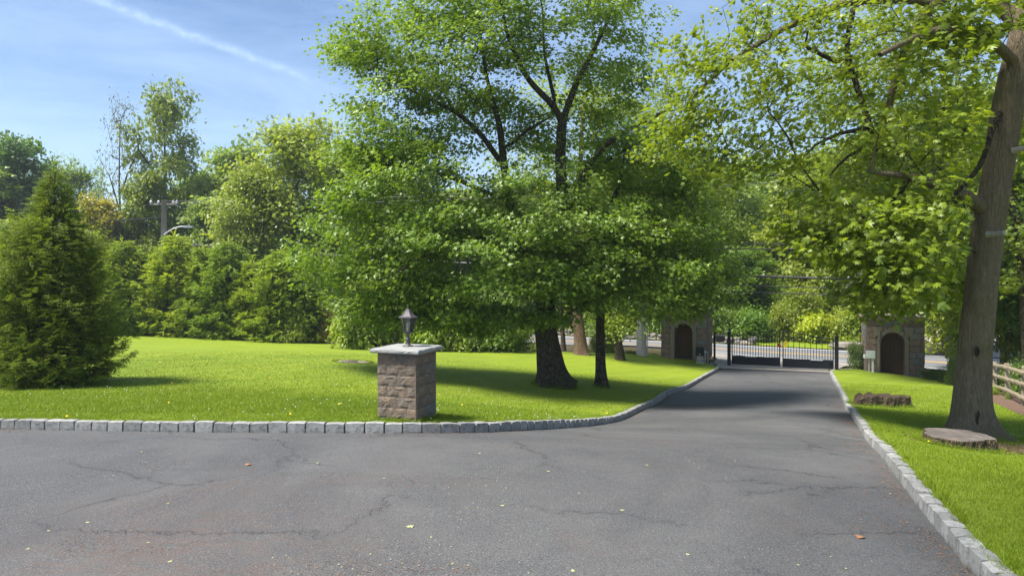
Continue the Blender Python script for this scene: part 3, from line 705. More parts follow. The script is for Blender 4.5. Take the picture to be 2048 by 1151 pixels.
# --- slim tree beside it
r = R(12)
B0 = P(1203, 770, 20.5); B0[2] = L(B0[0], B0[1]) - .05
lb = [[(B0[0], B0[1], B0[2], .17)] + LB((1201, 735, 20.5, .145), (1200, 690, 20.5, .135), (1201, 600, 20.5, .125), (1206, 520, 20.6, .11), (1213, 480, 20.6, .10), (1216, 420, 20.7, .085), (1240, 370, 20.8, .06), (1250, 300, 20.9, .03)),
      LB((1206, 515, 20.6, .07), (1230, 480, 20.5, .06), (1275, 455, 20.6, .045), (1320, 440, 20.8, .03))]
att = []
for (a, b, c, d, e, f, k) in [(1300, 420, 21.5, 130, 60, 1.6, 45), (1250, 520, 21, 110, 60, 1.5, 40), (1350, 560, 21.3, 90, 50, 1.5, 30), (1270, 330, 21.5, 80, 60, 1.5, 25), (1420, 480, 21.8, 50, 80, 1.4, 22)]: att += px_ell(r, a, b, c, d, e, f, k)
ch, T, TD, _ = grow(lb, att, .42, .0065, 2.4, seed=3)
ps = crown_leaves(T, TD, 60, .30, .125, r, centre=np.array([3, 21, 2.5]), flat=.4)
finish('slim_tree', tuple(B0), 'slim straight tree beside the large maple on the lawn', 'tree', wood('trunk', ch, M['bark_dark'], .35, .07, 0, .06, 5, 20), scatter('crown', 'tri', *ps, M['leafF']))

# --- the big leaning Norway maple on the right
r = R(13)
F0 = P(1947, 878, 12.5); F0[2] = L(F0[0], F0[1]) - .06
lf = [[(F0[0], F0[1], F0[2], .36)] + LB((1943, 840, 12.5, .295), (1942, 800, 12.5, .275), (1947, 720, 12.5, .265), (1954, 655, 12.5, .262), (1963, 560, 12.5, .255), (1972, 480, 12.5, .25), (1982, 420, 12.5, .26), (1997, 330, 12.45, .235), (2015, 210, 12.4, .245), (2038, 100, 12.3, .225), (2062, 0, 12.2, .20), (2090, -140, 12.1, .15), (2110, -300, 12, .08)),
      LB((1975, 430, 12.5, .13), (1950, 402, 12.4, .125), (1922, 386, 12.2, .105), (1880, 376, 12.0, .08), (1820, 350, 11.8, .06), (1740, 345, 11.8, .04)),
      LB((2050, 60, 12.3, .15), (1950, -40, 12.6, .13), (1850, 20, 13, .11), (1790, 150, 13.4, .075), (1772, 250, 13.6, .06), (1790, 330, 13.7, .04)),
      LB((1850, 0, 13, .09), (1700, 0, 13.4, .08), (1560, 60, 13.6, .06), (1450, 130, 13.7, .045), (1380, 200, 13.8, .03)),
      LB((2020, 200, 12.4, .06), (1985, 250, 12.2, .05), (1965, 330, 12, .045), (1900, 400, 11.8, .03)),
      LB((2035, 130, 12.3, .10), (1960, 60, 11.6, .08), (1860, 60, 11, .06), (1760, 110, 10.8, .04)),
      LB((1820, 352, 11.8, .05), (1780, 420, 12, .04), (1720, 470, 12.3, .03)),
      LB((1710, 0, 13.4, .06), (1690, 100, 13.2, .055), (1745, 270, 13.0, .06), (1765, 318, 12.9, .045)),
      LB((1690, 130, 13.2, .05), (1640, 110, 13.1, .04), (1610, 92, 13.0, .03)),
      LB((1740, 260, 13.0, .05), (1690, 260, 13, .04), (1630, 290, 13, .03)), LB((1752, 290, 13.0, .04), (1700, 300, 13.2, .035), (1660, 350, 13.2, .02))]
ellsF = [(1700, 480, 12.4, 120, 70, 1.2, 60), (1800, 520, 12, 110, 80, 1.3, 60), (1620, 430, 12.8, 80, 50, 1.0, 24), (1850, 420, 11.6, 90, 70, 1.0, 36), (1780, 600, 12.8, 105, 38, 1.0, 34), (1890, 560, 13.8, 60, 70, 1.0, 24),
         (1450, 180, 13.2, 110, 90, 1.8, 46), (1400, 270, 13.8, 90, 65, 1.6, 32), (1500, 320, 13.5, 120, 45, 1.6, 36), (1600, 210, 13, 130, 95, 2.0, 48), (1700, 70, 12.6, 140, 90, 2.0, 52), (1540, 50, 13, 130, 70, 1.8, 44),
         (1850, 130, 12, 120, 110, 1.8, 60), (1940, 40, 11.7, 100, 80, 1.5, 40), (1830, 280, 12, 100, 65, 1.5, 40), (1960, 280, 14.2, 60, 110, 1.3, 30), (1720, 380, 13.2, 110, 50, 1.4, 30), (1365, 120, 14, 75, 60, 1.5, 22), (1345, 215, 14.5, 60, 60, 1.5, 18), (1330, 300, 15, 60, 50, 1.5, 14),
         (1750, -120, 12.5, 240, 90, 2.5, 44), (2120, -60, 12, 120, 160, 2, 36), (2150, 250, 12.6, 90, 120, 1.5, 24)]
att = []
for (a, b, c, d, e, f, k) in ellsF: att += px_ell(r, a, b, c, d, e, f, k)
ch, T, TD, _ = grow(lf, att, .36, .0055, 2.4, seed=4, up=.08)
wm = wood('trunk', ch, M['bark_grey'], .48, .07, 0, .085, 8, 44, limb=M['bark_dark'])
tx = 1024 + T[:, 0] / T[:, 1] * 1365; ty = 545 - (T[:, 2] - 2) / T[:, 1] * 1365
fine_ = (ty < 340) & (tx < 1830)
ps1 = crown_leaves(T[~fine_], TD[~fine_], 21, .24, .16, r, centre=np.array([7, 12.5, 3.]), flat=.32, droop=.2)
ps2 = crown_leaves(T[fine_], TD[fine_], 30, .20, .115, r, centre=np.array([7, 12.5, 3.]), flat=.32, droop=.2)
pos, dirs, nrm, size, tint = [np.concatenate(q) for q in zip(ps1, ps2)]
size *= r.uniform(.7, 1.1, len(size))
# the lower trunk stands clear of foliage
lx = 1024 + pos[:, 0] / pos[:, 1] * 1365; ly = 545 - (pos[:, 2] - 2) / pos[:, 1] * 1365
tc = np.interp(ly, [0, 100, 210, 330, 420, 480, 560, 655, 800], [2062, 2038, 2015, 1997, 1982, 1972, 1963, 1954, 1942])
ok = ~((np.abs(lx - tc) < 44) & (pos[:, 1] < 13) & (ly > 60)) ; ok &= ~((lx > 1905) & (lx < 1990) & (ly > 365) & (ly < 400) & (pos[:, 1] < 12.6))
pos, dirs, nrm, size, tint = pos[ok], dirs[ok], nrm[ok], size[ok], tint[ok]
# the nearest leaves become parts of their own, the rest one crown
camd = np.linalg.norm(pos - np.array([0, 0, 2.]), axis=1); pxx = 1024 + pos[:, 0] / pos[:, 1] * 1365; pyy = 545 - (pos[:, 2] - 2) / pos[:, 1] * 1365
inview = (pxx > 20) & (pxx < 2030) & (pyy > 10); score = np.where(inview, size / camd, 0); top = np.argsort(-score)[:298]; rest = np.ones(len(pos), bool); rest[top] = False
root = finish('norway_maple_tree', tuple(F0), 'tall leaning maple with smooth grey trunk at the right, behind the round flat stump', 'tree', wm,
              scatter('crown', 'maple', pos[rest], dirs[rest], nrm[rest], size[rest], tint[rest], M['leafF']))
vv, tt_ = TPL['maple']; lm = [mesh('leaf', vv, [tt_], M['leafF'], False, np.full(len(vv), k / 7)) for k in range(8)]
Rm = frames(dirs[top], nrm[top])
for k, i_ in enumerate(top):
    o = link('leaf', lm[k % 8], root); mt = Matrix(Rm[k].tolist()).to_4x4(); mt.translation = Vector(pos[i_]) - root.location
    o.matrix_local = mt @ Matrix.Scale(float(size[i_]), 4)
for (kx, ky, kr, kh) in ((1953, 702, .030, 1.9), (1958, 846, .055, 2.6)):
    cx_ = np.interp(ky, [330, 420, 480, 560, 655, 720, 800, 878], [1997, 1982, 1972, 1963, 1954, 1947, 1942, 1947]); rr_ = .262 if ky < 800 else .31
    off_ = (kx - cx_) / 1365 * 12.5; c0 = P(kx, ky, 12.5 - math.sqrt(max(.01, rr_ ** 2 - off_ ** 2)))
    mb = MB(); mb.lathe([(kr * 1.7, .0), (kr * 1.35, .022), (kr, .026), (kr * .75, .006), (kr * .4, -.03), (0, -.05)], 14); o = mb.obj('knot', M['knot'], root, True)
    o.location = Vector(c0 + (0, -.005, 0)) - root.location; o.rotation_euler = (rad(90), 0, off_ * 2.5); o.scale = (1, kh, 1)
# knots and a sawn-off stub on the trunk
mb = MB(); c0 = P(1990, 468, 12.2)
mb.tube([c0 + (-.05, .12, 0), c0 + (.0, 0, .0), c0 + (.05, -.16, .02)], [.07, .05, .04], 10)
o = mb.obj('branch_stub', M['polewood'], root); o.data.transform(Matrix.Translation(-root.location))
mb = MB(); c0 = P(2040, 300, 12.1); mb.tube([c0 + (-.05, .1, 0), c0 + (.03, -.1, .02)], [.06, .045], 10)
o = mb.obj('branch_stub', M['polewood'], root); o.data.transform(Matrix.Translation(-root.location))

# --- tree prototypes: 10 m tall, 4 m crown radius
def proto_broad(seed, mat, leafn, size, shape='round', ntip=230, spread=.42, open_=0.0, tpl='leaf3', low=1.8, bark='bark_dark', flat=.55):
    r = R(seed); att = []
    nb = 15
    for k in range(nb):
        a = k * 2.4 + r.uniform(-.4, .4); h = (k + .5) / nb
        if shape == 'round': zc = low + 1 + (8.6 - low) * h; rr = 2.6 * math.sin(math.pi * (.18 + .72 * h)) ** .7
        elif shape == 'tall': zc = low + 1 + (8.6 - low) * h; rr = 1.9 * math.sin(math.pi * (.25 + .65 * h)) ** .6
        else: zc = low + .6 + (8.8 - low) * h; rr = 2.9 * (1 - h * .62)
        att += ellip(r, (rr * math.cos(a), rr * math.sin(a), zc), 1.45 * (1 - open_ * .4), 1.45 * (1 - open_ * .4), .95, int(ntip / nb), 0, .3)
    att += ellip(r, (0, 0, 8.9), .9, .9, .8, 14)
    lb = [[(0, 0, -.1, .26), (.05, .03, 1.2, .2), (.15, -.1, 3.5, .16), (-.1, .1, 6, .10), (0, 0, 8.5, .04)]]
    for k in range(5):
        a = k * 1.3 + r.uniform(0, 1); z = 1.8 + k * .9; lb.append([(.1, 0, z, .09), (1.0 * math.cos(a), 1.0 * math.sin(a), z + 1.0, .075), (2.0 * math.cos(a), 2.0 * math.sin(a), z + 1.7, .04)])
    ch, T, TD, _ = grow(lb, att, .6, .011, 2.3, seed=seed)
    per = int(leafn / len(T)); ps = crown_leaves(T, TD, per, spread, size, r, centre=np.array([0, 0, 4.5]), flat=flat)
    return wood('trunk', ch, M[bark], .3, .08, .012, .05, seed, 12), scatter('crown', tpl, *ps, M[mat])
def proto_bush(seed, mat, leafn, size, tpl='leaf3', ntip=90):
    """2 m tall, 1.5 m radius, foliage to the ground"""
    r = R(seed); att = []
    for k in range(9):
        a = k * 2.4 + r.uniform(-.4, .4); rr = r.uniform(.35, .95); att += ellip(r, (rr * math.cos(a), rr * math.sin(a), .35 + 1.15 * r.uniform(0, 1) * (1.2 - rr * .5)), .6, .6, .45, ntip // 9, 0, .2)
    for k in range(14):
        a = k * .45; att.append(np.array([1.15 * math.cos(a), 1.15 * math.sin(a), r.uniform(.12, .5)]))
    lb = [[(0, 0, -.05, .05), (.05, 0, .5, .04), (0, .05, 1.1, .02)], [(0, 0, .05, .03), (.4, .1, .5, .02)], [(0, 0, .05, .03), (-.35, -.2, .5, .02)]]
    ch, T, TD, _ = grow(lb, att, .3, .005, 2.3, seed=seed); per = int(leafn / len(T))
    ps = crown_leaves(T, TD, per, .20, size, r, centre=np.array([0, 0, .5]), flat=.8)
    ps[0][:, 2] = np.maximum(ps[0][:, 2], .03)
    return wood('trunk', ch, M['bark_dark'], 0, .08, .005, 0, seed, 6), scatter('crown', tpl, *ps, M[mat])
def proto_spruce(seed, H, Rb, shoots_per, size, tpl, mat, levels, dark=True, ragged=.15, prof=.8, curve=None):
    r = R(seed); mb = MB(); mb.tube([(0, 0, -.05), (0, 0, H * .5), (.02, 0, H * .97)], [.035 * H / 2.2, .02 * H / 2.2, .008], 8)
    pos = []; dirs = []; nrm = []; sz = []; ti = []
    for lv in range(levels):
        h = lv / levels; z = .12 + (H - .25) * h ** .92; Rl = Rb * (1 - h) ** prof * (1 if h > .1 else .86 + h * 1.4) + .10
        if curve is not None: Rl = float(np.interp(h, *curve)) * (1 + .10 * math.sin(lv * 1.9))
        nb = int(12 * (1 - h) + 5)
        for b in range(nb):
            a = r.uniform(0, 6.283); lr = Rl * r.uniform(1 - ragged * 1.6, 1 + ragged); el = rad(10 + 45 * h + r.uniform(-8, 8)); drp = .22 * (1 - h)
            m = 6; t = np.linspace(0, 1, m); x = lr * t * math.cos(el); zz = z + lr * t * math.sin(el) - drp * lr * np.sin(t * math.pi * .75) + .10 * lr * t ** 3
            pts = np.stack([x * math.cos(a), x * math.sin(a), zz], 1); pts[:, 2] = np.maximum(pts[:, 2], .06)
            mb.tube(pts, np.linspace(.012 * (1.3 - h) * H / 4, .003, m), 3, False)
            ns = max(4, int(shoots_per * lr / Rb))
            tt = r.uniform(.12, 1.0, ns) ** .75; c = np.stack([np.interp(tt, t, pts[:, k]) for k in range(3)], 1)
            side = np.where(r.rand(ns) < .5, -1, 1); d0 = np.array([math.cos(a), math.sin(a), .05]); pr = np.array([-math.sin(a), math.cos(a), 0]); ln = (1 - tt) * .42 * lr + .06
            # secondary twigs: step sideways, and hang a little
            u = r.uniform(0, 1, ns); dv = d0 * .75 + pr * side[:, None] * (.85 * (tt < .93))[:, None] + r.normal(0, .16, (ns, 3)); dv[:, 2] += r.normal(0, .12, ns) - .08
            c2 = c + dv * (u * ln)[:, None]; c2[:, 2] -= .12 * u * ln; c2[:, 2] = np.maximum(c2[:, 2], .04)
            pos.append(c2); dirs.append(dv); nrm.append(np.tile([0, 0, 1.], (ns, 1)) + r.normal(0, .35, (ns, 3))); sz.append(size * r.uniform(.7, 1.2, ns))
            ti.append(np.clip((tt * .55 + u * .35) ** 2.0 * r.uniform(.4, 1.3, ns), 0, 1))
    # leader
    k = 14; pos.append(np.stack([np.zeros(k), np.zeros(k), np.linspace(H * .86, H, k)], 1)); dirs.append(np.stack([r.normal(0, .6, k), r.normal(0, .6, k), np.full(k, .8)], 1)); nrm.append(r.normal(0, 1, (k, 3))); sz.append(np.full(k, size * .9)); ti.append(np.full(k, .7))
    pos, dirs, nrm, sz, ti = map(np.concatenate, (pos, dirs, nrm, sz, ti))
    return mb.mesh('trunk', M['bark_dark'], True), scatter('crown', tpl, pos, dirs, nrm, sz, ti, M[mat])
# the lone spruce on the left
S0 = P(108, 768, 14.7); S0[2] = L(S0[0], S0[1])
tm, cm = proto_spruce(21, 4.72, 1.50, 74, .20, 'shoot', 'needle', 56, ragged=.24, curve=([0, .06, .2, .4, .55, .63, .72, .84, .93, 1], [1.12, 1.22, 1.24, 1.16, .98, .72, .48, .29, .15, .04]))
rt = tag(empty('spruce_tree', tuple(S0)), 'lone dense spruce on the open lawn at the far left, wide at its base', 'tree'); link('trunk', tm, rt); o = link('crown', cm, rt)

PR = {
 'r1': proto_broad(31, 'leafG', 17000, .34), 'r2': proto_broad(32, 'leafG', 17000, .34, 'cone'), 'tall': proto_broad(33, 'leafG', 9000, .25, 'tall', 200, .36, .3),
 'loc': proto_broad(34, 'leafY', 24000, .22, 'cone', 260, .5, 0.1, low=.6), 'dk': proto_broad(35, 'leafD', 16000, .34), 'lite': proto_broad(36, 'leafF', 17000, .32, 'cone', low=.6),
 'sparse': proto_broad(37, 'leafD', 2600, .15, 'tall', 420, .3, .5, bark='bark'),
 'b1': proto_bush(41, 'leafG', 4200, .13), 'b2': proto_bush(42, 'leafD', 4200, .14), 'b3': proto_bush(43, 'leafF', 3800, .15, 'star'), 'b4': proto_bush(44, 'leafY', 3600, .12),
 's1': proto_spruce(51, 5.0, 1.6, 40, .36, 'shoot5', 'needleH', 34, ragged=.3, curve=([0, .1, .5, .75, .9, 1], [1.4, 1.6, 1.3, .85, .4, .08])), 's2': proto_spruce(52, 5.0, 1.5, 40, .36, 'shoot5', 'needleH', 34, ragged=.34, curve=([0, .1, .45, .7, .9, 1], [1.3, 1.5, 1.2, .7, .3, .08]))}
DIM = {'b': (2.0, 1.5), 's': (5.0, 1.5)}
rp = R(77)
def plant(px, Y, top, hw, key, label, cat='tree', group=None, color=(1, 1, 1), name=None, zb=None, x=None):
    X = (px - 1024) / 1365 * Y if x is None else x; z0 = gz(X, Y) if zb is None else zb; H = 2 - (top - 545) / 1365 * Y - z0; rr = hw / 1365 * Y
    h0, r0 = DIM.get(key[0] if key[0] in 'bs' and key not in ('sparse',) else '', (9.9, 4.0)) if key not in ('sparse',) else (9.9, 4.0)
    nm = name or {'b': 'shrub', 's': 'spruce_tree'}.get(key[0] if key != 'sparse' else '', 'broadleaf_tree')
    root = tag(empty(nm, (X, Y, z0), rp.uniform(0, 6.28), (rr / r0, rr / r0, H / h0)), label, cat, group)
    w_, c_ = PR[key]; a = link('trunk' if cat == 'tree' else 'stem', w_, root); b = link('crown' if cat == 'tree' else 'foliage', c_, root); b.color = (color[0] * 1.22, color[1] * 1.14, color[2] * .85, 1)
    return root
# ---------------------------------------------------------------- woods and shrubs
g_far = 'trees beyond the public road'; g_hedge = 'spruces along the back of the left lawn'; g_sh = 'shrubs along the edge of the left lawn'; g_left = 'tall trees behind the spruce hedge'; g_rs = 'shrubs on the far side of the road'
HAZE_TINT = (.85, 1.0, 1.15)  # distance haze put into the leaf colour of the far-left trees
for a in [
 (20, 74, 282, 90, 'dk', 'dark blue-green tree rising at the left edge of the view', HAZE_TINT), (95, 80, 325, 75, 'tall', 'thin-topped tree just left of the lone spruce tip', HAZE_TINT), (-60, 70, 330, 100, 'r1', 'tree cut by the left edge behind the lone spruce', HAZE_TINT),
 (160, 82, 330, 70, 'tall', 'open tree behind the tip of the lone spruce', (.85, 1, 1.1)), (240, 66, 188, 60, 'sparse', 'tall nearly bare tree of thin twigs standing against the sky', (1.3, .9, .8)),
 (328, 68, 178, 100, 'tall', 'tall leafy tree beside the nearly bare one, highest on the left', (.85, .9, .9)), (205, 64, 395, 65, 'r2', 'low tree with brownish-green new leaves left of the utility pole', (1.5, 1.1, .9)),
 (292, 66, 345, 60, 'lite', 'bright green tree at the foot of the tall leafy tree', (.9, .95, 1)), (410, 74, 345, 75, 'r1', 'round green tree right of the utility pole', (.8, .95, 1.2)), (480, 78, 290, 95, 'r2', 'pale green tree with a row of small tips on its crown', (.9, 1.05, 1.1)),
 (440, 66, 395, 85, 'r1', 'sage green tree just right of the curved street light', (1.0, 1.1, 1.6)), (590, 52, 238, 150, 'loc', 'yellow-green tree with a feathery crown behind the spruce hedge', (1.0, 1.05, 1)), (500, 50, 330, 100, 'loc', 'lower yellow-green tree joined to the feathery one', (.95, 1, 1)),
 (60, 62, 440, 110, 'r1', 'leafy tree behind the lone spruce at mid height', (.9, 1, 1)), (150, 56, 460, 80, 'r1', 'leafy tree between the lone spruce and the hedge', (.85, .95, .9)),
 (700, 58, 300, 95, 'r1', 'green tree seen past the left side of the large maple', (.8, .9, 1)), (800, 56, 330, 120, 'r2', 'green tree behind the lower left branches of the large maple', (.8, .9, 1)), (930, 58, 380, 120, 'r1', 'green tree behind the middle of the large maple', (.8, .9, 1))]:
    plant(*a[:4], a[4], a[5], 'tree', g_left, a[6])
for a in [
 (1080, 60, 360, 130, 'r1', 'tree across the road behind the large maple trunk', (.9, 1, 1)), (1200, 56, 330, 110, 'lite', 'light green tree across the road between the lawn trunks', (.9, 1, 1)),
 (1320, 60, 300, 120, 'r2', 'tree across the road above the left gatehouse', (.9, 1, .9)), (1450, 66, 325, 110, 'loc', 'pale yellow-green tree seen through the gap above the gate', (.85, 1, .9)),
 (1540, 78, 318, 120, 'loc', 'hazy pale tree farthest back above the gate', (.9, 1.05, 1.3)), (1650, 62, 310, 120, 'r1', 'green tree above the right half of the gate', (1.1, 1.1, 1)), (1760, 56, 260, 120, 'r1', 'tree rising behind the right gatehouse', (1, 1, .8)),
 (1480, 54, 500, 75, 'dk', 'low dark tree left of centre beyond the gate', (1.2, 1.2, 1)), (1590, 60, 430, 80, 'r1', 'mid green tree straight beyond the gate', (1.1, 1.1, 1))]:
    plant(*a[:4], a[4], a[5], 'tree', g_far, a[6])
for a in [(1900, 40, 200, 120, 'dk', 'dark tree behind the leaning maple trunk'), (2010, 34, 150, 130, 'lite', 'leafy tree filling the right edge above the fence'), (2080, 28, 330, 110, 'dk', 'dark leafy tree beyond the fence at the right edge'), (1960, 30, 380, 75, 'lite', 'small light green tree just right of the leaning trunk, behind the fence')]:
    plant(*a[:4], a[4], a[5], 'tree', 'trees on the right behind the fence')
# spruce hedge
for k, (px, Y, top, hw, key) in enumerate([(245, 40, 478, 48, 's1'), (300, 40.5, 500, 46, 's2'), (350, 40, 468, 50, 's1'), (405, 39.5, 490, 44, 's2'), (455, 39, 482, 50, 's1'), (505, 38.5, 520, 44, 's2'), (560, 38, 500, 50, 's1'), (610, 38, 540, 38, 's2'), (190, 41, 500, 50, 's2'), (130, 41, 480, 52, 's1'), (60, 41, 495, 52, 's2'), (5, 41, 485, 50, 's1'), (-60, 41, 490, 50, 's2')]):
    lab = ['first spruce of the hedge to the right of the lone spruce', 'second hedge spruce to the right of the lone spruce', 'tallest hedge spruce, in front of the utility pole', 'hedge spruce just right of the utility pole', 'hedge spruce below the street light cables', 'low hedge spruce left of the yellow-green tree', 'hedge spruce under the yellow-green tree', 'narrow last spruce at the right end of the hedge', 'hedge spruce showing at the right edge of the lone spruce', 'hedge spruce hidden mostly behind the lone spruce', 'hedge spruce to the left behind the lone spruce', 'leftmost hedge spruce in view', 'hedge spruce at the very edge beyond the lone spruce'][k]
    plant(px, Y, top, hw * 1.2, key, lab, 'tree', g_hedge, [(1.5, 1.5, 1.1), (1.2, 1.3, 1.1), (1.8, 1.7, 1.1)][k % 3])
for a in [
 (20, 36, 500, 60, 'b1', 'light green bush left of the lone spruce', (1.2, 1.2, 1)), (65, 38, 480, 60, 'b1', 'tall light green bush behind the lone spruce', (1.2, 1.2, 1)), (655, 37.5, 600, 22, 'b4', 'thin brownish shrub with bare twigs at the gap in the hedge', (.9, .65, .8)),
 (590, 37, 600, 36, 'b4', 'yellow-green sapling in front of the last hedge spruces', (1.2, 1.2, 1)), (725, 33, 560, 62, 'b3', 'rounded glossy bush with pale leaves left of the brick pillar lantern', (1.0, 1.05, 1.6)), (735, 35, 540, 60, 'b1', 'taller bush behind the rounded glossy bush', (1, 1, 1)),
 (800, 34, 570, 60, 'b1', 'green bush right behind the pillar lantern', (1, 1.05, 1.2)), (862, 33.5, 565, 60, 'b3', 'broad yellow-green bush right of the pillar lantern', (.85, .95, 1)), (925, 33.5, 565, 60, 'b1', 'green bush between the pillar and the maple, left one', (.9, 1, 1)),
 (985, 34, 580, 60, 'b2', 'dark green bush between the pillar and the maple, right one', (1.5, 1.5, 1.4)), (1040, 34.5, 630, 44, 'b1', 'low bush just left of the maple trunk', (.9, 1, 1)), (900, 38, 520, 75, 'b2', 'tall dark shrub behind the bushes at the lawn edge', (1.3, 1.3, 1)), (1000, 38, 540, 60, 'b2', 'tall dark shrub behind the maple limb', (1.3, 1.3, 1)), (800, 38, 530, 70, 'b1', 'tall green shrub behind the lantern', (.9, .9, 1)),
 (1085, 36, 668, 22, 'b1', 'small bush behind the foot of the maple trunk', (1, 1, .8)), (1188, 36.2, 668, 14, 'b1', 'tiny bush between the reddish trunk and the slim tree', (.9, .9, .8)), (1222, 37, 640, 22, 'b2', 'small dark shrub right of the slim trunk', (1.4, 1.3, 1)), (1262, 36.5, 700, 18, 'b1', 'low weeds beside the double trunk', (.9, .9, .8)), (1300, 37.5, 706, 16, 'b2', 'low dark ivy clump left of the gatehouse', (1, 1, 1))]:
    plant(*a[:4], a[4], a[5], 'shrub', g_sh, a[6])
for a in [
 (1010, 57, 600, 50, 'b1', 'bush beyond the road left of the maple trunk', (1, 1, 1)), (1070, 57, 580, 55, 'b2', 'dark bush beyond the road behind the maple trunk', (1.5, 1.5, 1)), (1140, 56, 590, 50, 'b1', 'bush across the road by the reddish trunk', (1, 1, 1)), (1200, 54.5, 580, 50, 'b2', 'dark bush across the road by the slim trunk', (1.4, 1.4, 1)),
 (1262, 54, 575, 50, 'b1', 'bush across the road left of the wooden pole', (.9, 1, 1)), (1320, 53, 580, 48, 'b2', 'dark bush across the road behind the left gatehouse', (1.6, 1.6, 1)), (1385, 51.5, 560, 48, 'b1', 'bush across the road above the left gatehouse roof', (1, 1, .8)),
 (1445, 50, 590, 42, 'b2', 'dark shrub across the road behind the mailbox', (1.2, 1.2, 1)), (1505, 49, 592, 46, 'b2', 'dark rounded shrub beyond the left half of the gate', (1.2, 1.3, 1)), (1565, 49, 600, 38, 'b1', 'shrub beyond the middle of the gate', (1, 1, .8)),
 (1632, 48, 604, 44, 'b3', 'bright lime green shrub beyond the right half of the gate', (1.3, 1.25, .7)), (1690, 47, 610, 36, 'b1', 'green shrub beyond the right gate post', (1.3, 1.25, .8)), (1600, 52, 560, 60, 'b1', 'taller shrub behind the lime green one', (1.1, 1.1, .8)), (1725, 46, 590, 50, 'b1', 'shrub across the road left of the right gatehouse', (1.2, 1.2, .8)),
 (1790, 52, 560, 60, 'b1', 'shrub across the road above the right gatehouse roof', (1.2, 1.15, .7)), (1450, 58, 540, 60, 'b1', 'hillside shrub above the dark rounded shrub', (1.2, 1.2, 1)), (1530, 58, 540, 60, 'b4', 'pale hillside shrub under the power cables', (.8, 1, .8)), (1660, 56, 520, 60, 'b1', 'hillside shrub above the right gate post', (1.1, 1.1, .8))]:
    plant(*a[:4], a[4], a[5], 'shrub', g_rs, a[6])
for a in [(1714, 34.8, 664, 20, 'b2', 'dark evergreen shrub between the right gate post and the gatehouse', (.9, .9, 1)), (1905, 27.5, 690, 14, 'b2', 'straggly dark shrub beside the leaning trunk', (.8, .8, 1)), (1868, 31, 728, 24, 'b2', 'low ivy bank right of the right gatehouse', (.8, .8, .8)), (1900, 29, 733, 22, 'b2', 'low ivy bank behind the leaning trunk', (.8, .8, .8)),
          (2006, 24.5, 726, 26, 'b2', 'tangled shrub behind the split rail fence', (1.5, 1.5, 2)), (2050, 23, 700, 40, 'b2', 'dark shrub over the top rail of the fence', (1.2, 1.2, 1.3)), (1990, 22.5, 770, 14, 'b1', 'low green plant at the foot of the fence', (1.2, 1.2, 1.2)), (2015, 20.8, 783, 10, 'b1', 'small weed clump under the bottom rail', (1, 1, 1.6))]:
    plant(*a[:4], a[4], a[5], 'shrub', 'shrubs near the right gatehouse and fence', a[6])
# trees standing between lawn and road
def mid_tree(seed, base, Y, pts, ells, label, mat, bark, leaf='tri', per=60, size=.17):
    r = R(seed); b0 = P(*base, Y); b0[2] = L(b0[0], b0[1]) - .05 if Y < 35 else gz(b0[0], b0[1])
    lb = [[(b0[0], b0[1], b0[2], pts[0][3] * 1.05)] + LB(*pts)]; att = []
    for (a, b, c, d, e, f, k) in ells: att += px_ell(r, a, b, c, d, e, f, k)
    ch, T, TD, _ = grow(lb, att, .6, .010, 2.4, seed=seed)
    ps = crown_leaves(T, TD, per, .42, size, r, centre=np.array([b0[0], b0[1], 4.]), flat=.45)
    return finish('broadleaf_tree', tuple(b0), label, 'tree', wood('trunk', ch, M[bark], .3, .08, .012, .08, seed, 18, limb=M['bark_dark']), scatter('crown', leaf, *ps, M[mat]))
mid_tree(61, (1163, 712), 34, [(1163, 700, 34, .30), (1156, 640, 34, .27), (1150, 600, 34, .24), (1150, 480, 34, .20), (1160, 350, 34, .13), (1165, 220, 34, .06)],
         [(1180, 380, 34, 110, 120, 3.5, 70), (1150, 210, 34, 120, 60, 3, 44), (1060, 330, 34.5, 90, 70, 3, 34), (1290, 200, 34, 90, 70, 3, 34), (1190, 230, 34, 90, 70, 3, 40), (1130, 520, 34.5, 90, 50, 2.5, 30), (1270, 300, 34, 90, 90, 3, 40)], 'reddish-brown trunk with a pale scar at its foot, behind the large maple', 'leafF', 'bark_red')
mid_tree(62, (1240, 724), 33, [(1240, 710, 33, .20), (1234, 660, 33, .15), (1230, 600, 33, .13), (1240, 450, 33, .10), (1260, 300, 33, .05)],
         [(1250, 420, 33, 90, 90, 3, 40), (1330, 380, 33, 100, 90, 3, 45), (1240, 645, 32.6, 34, 34, .8, 14), (1420, 330, 34, 90, 90, 3, 40), (1350, 560, 33, 90, 40, 2, 30)], 'forked short-trunked tree between the slim tree and the wooden pole', 'leafF', 'bark_dark')
mid_tree(63, (1127, 706), 36.5, [(1127, 690, 36.5, .12), (1124, 640, 36.5, .10), (1118, 560, 36.5, .08), (1110, 450, 36.5, .04)], [(1110, 500, 36.5, 60, 70, 2, 24)], 'thin grey trunk just right of the large maple foot', 'leafG', 'bark', per=46)
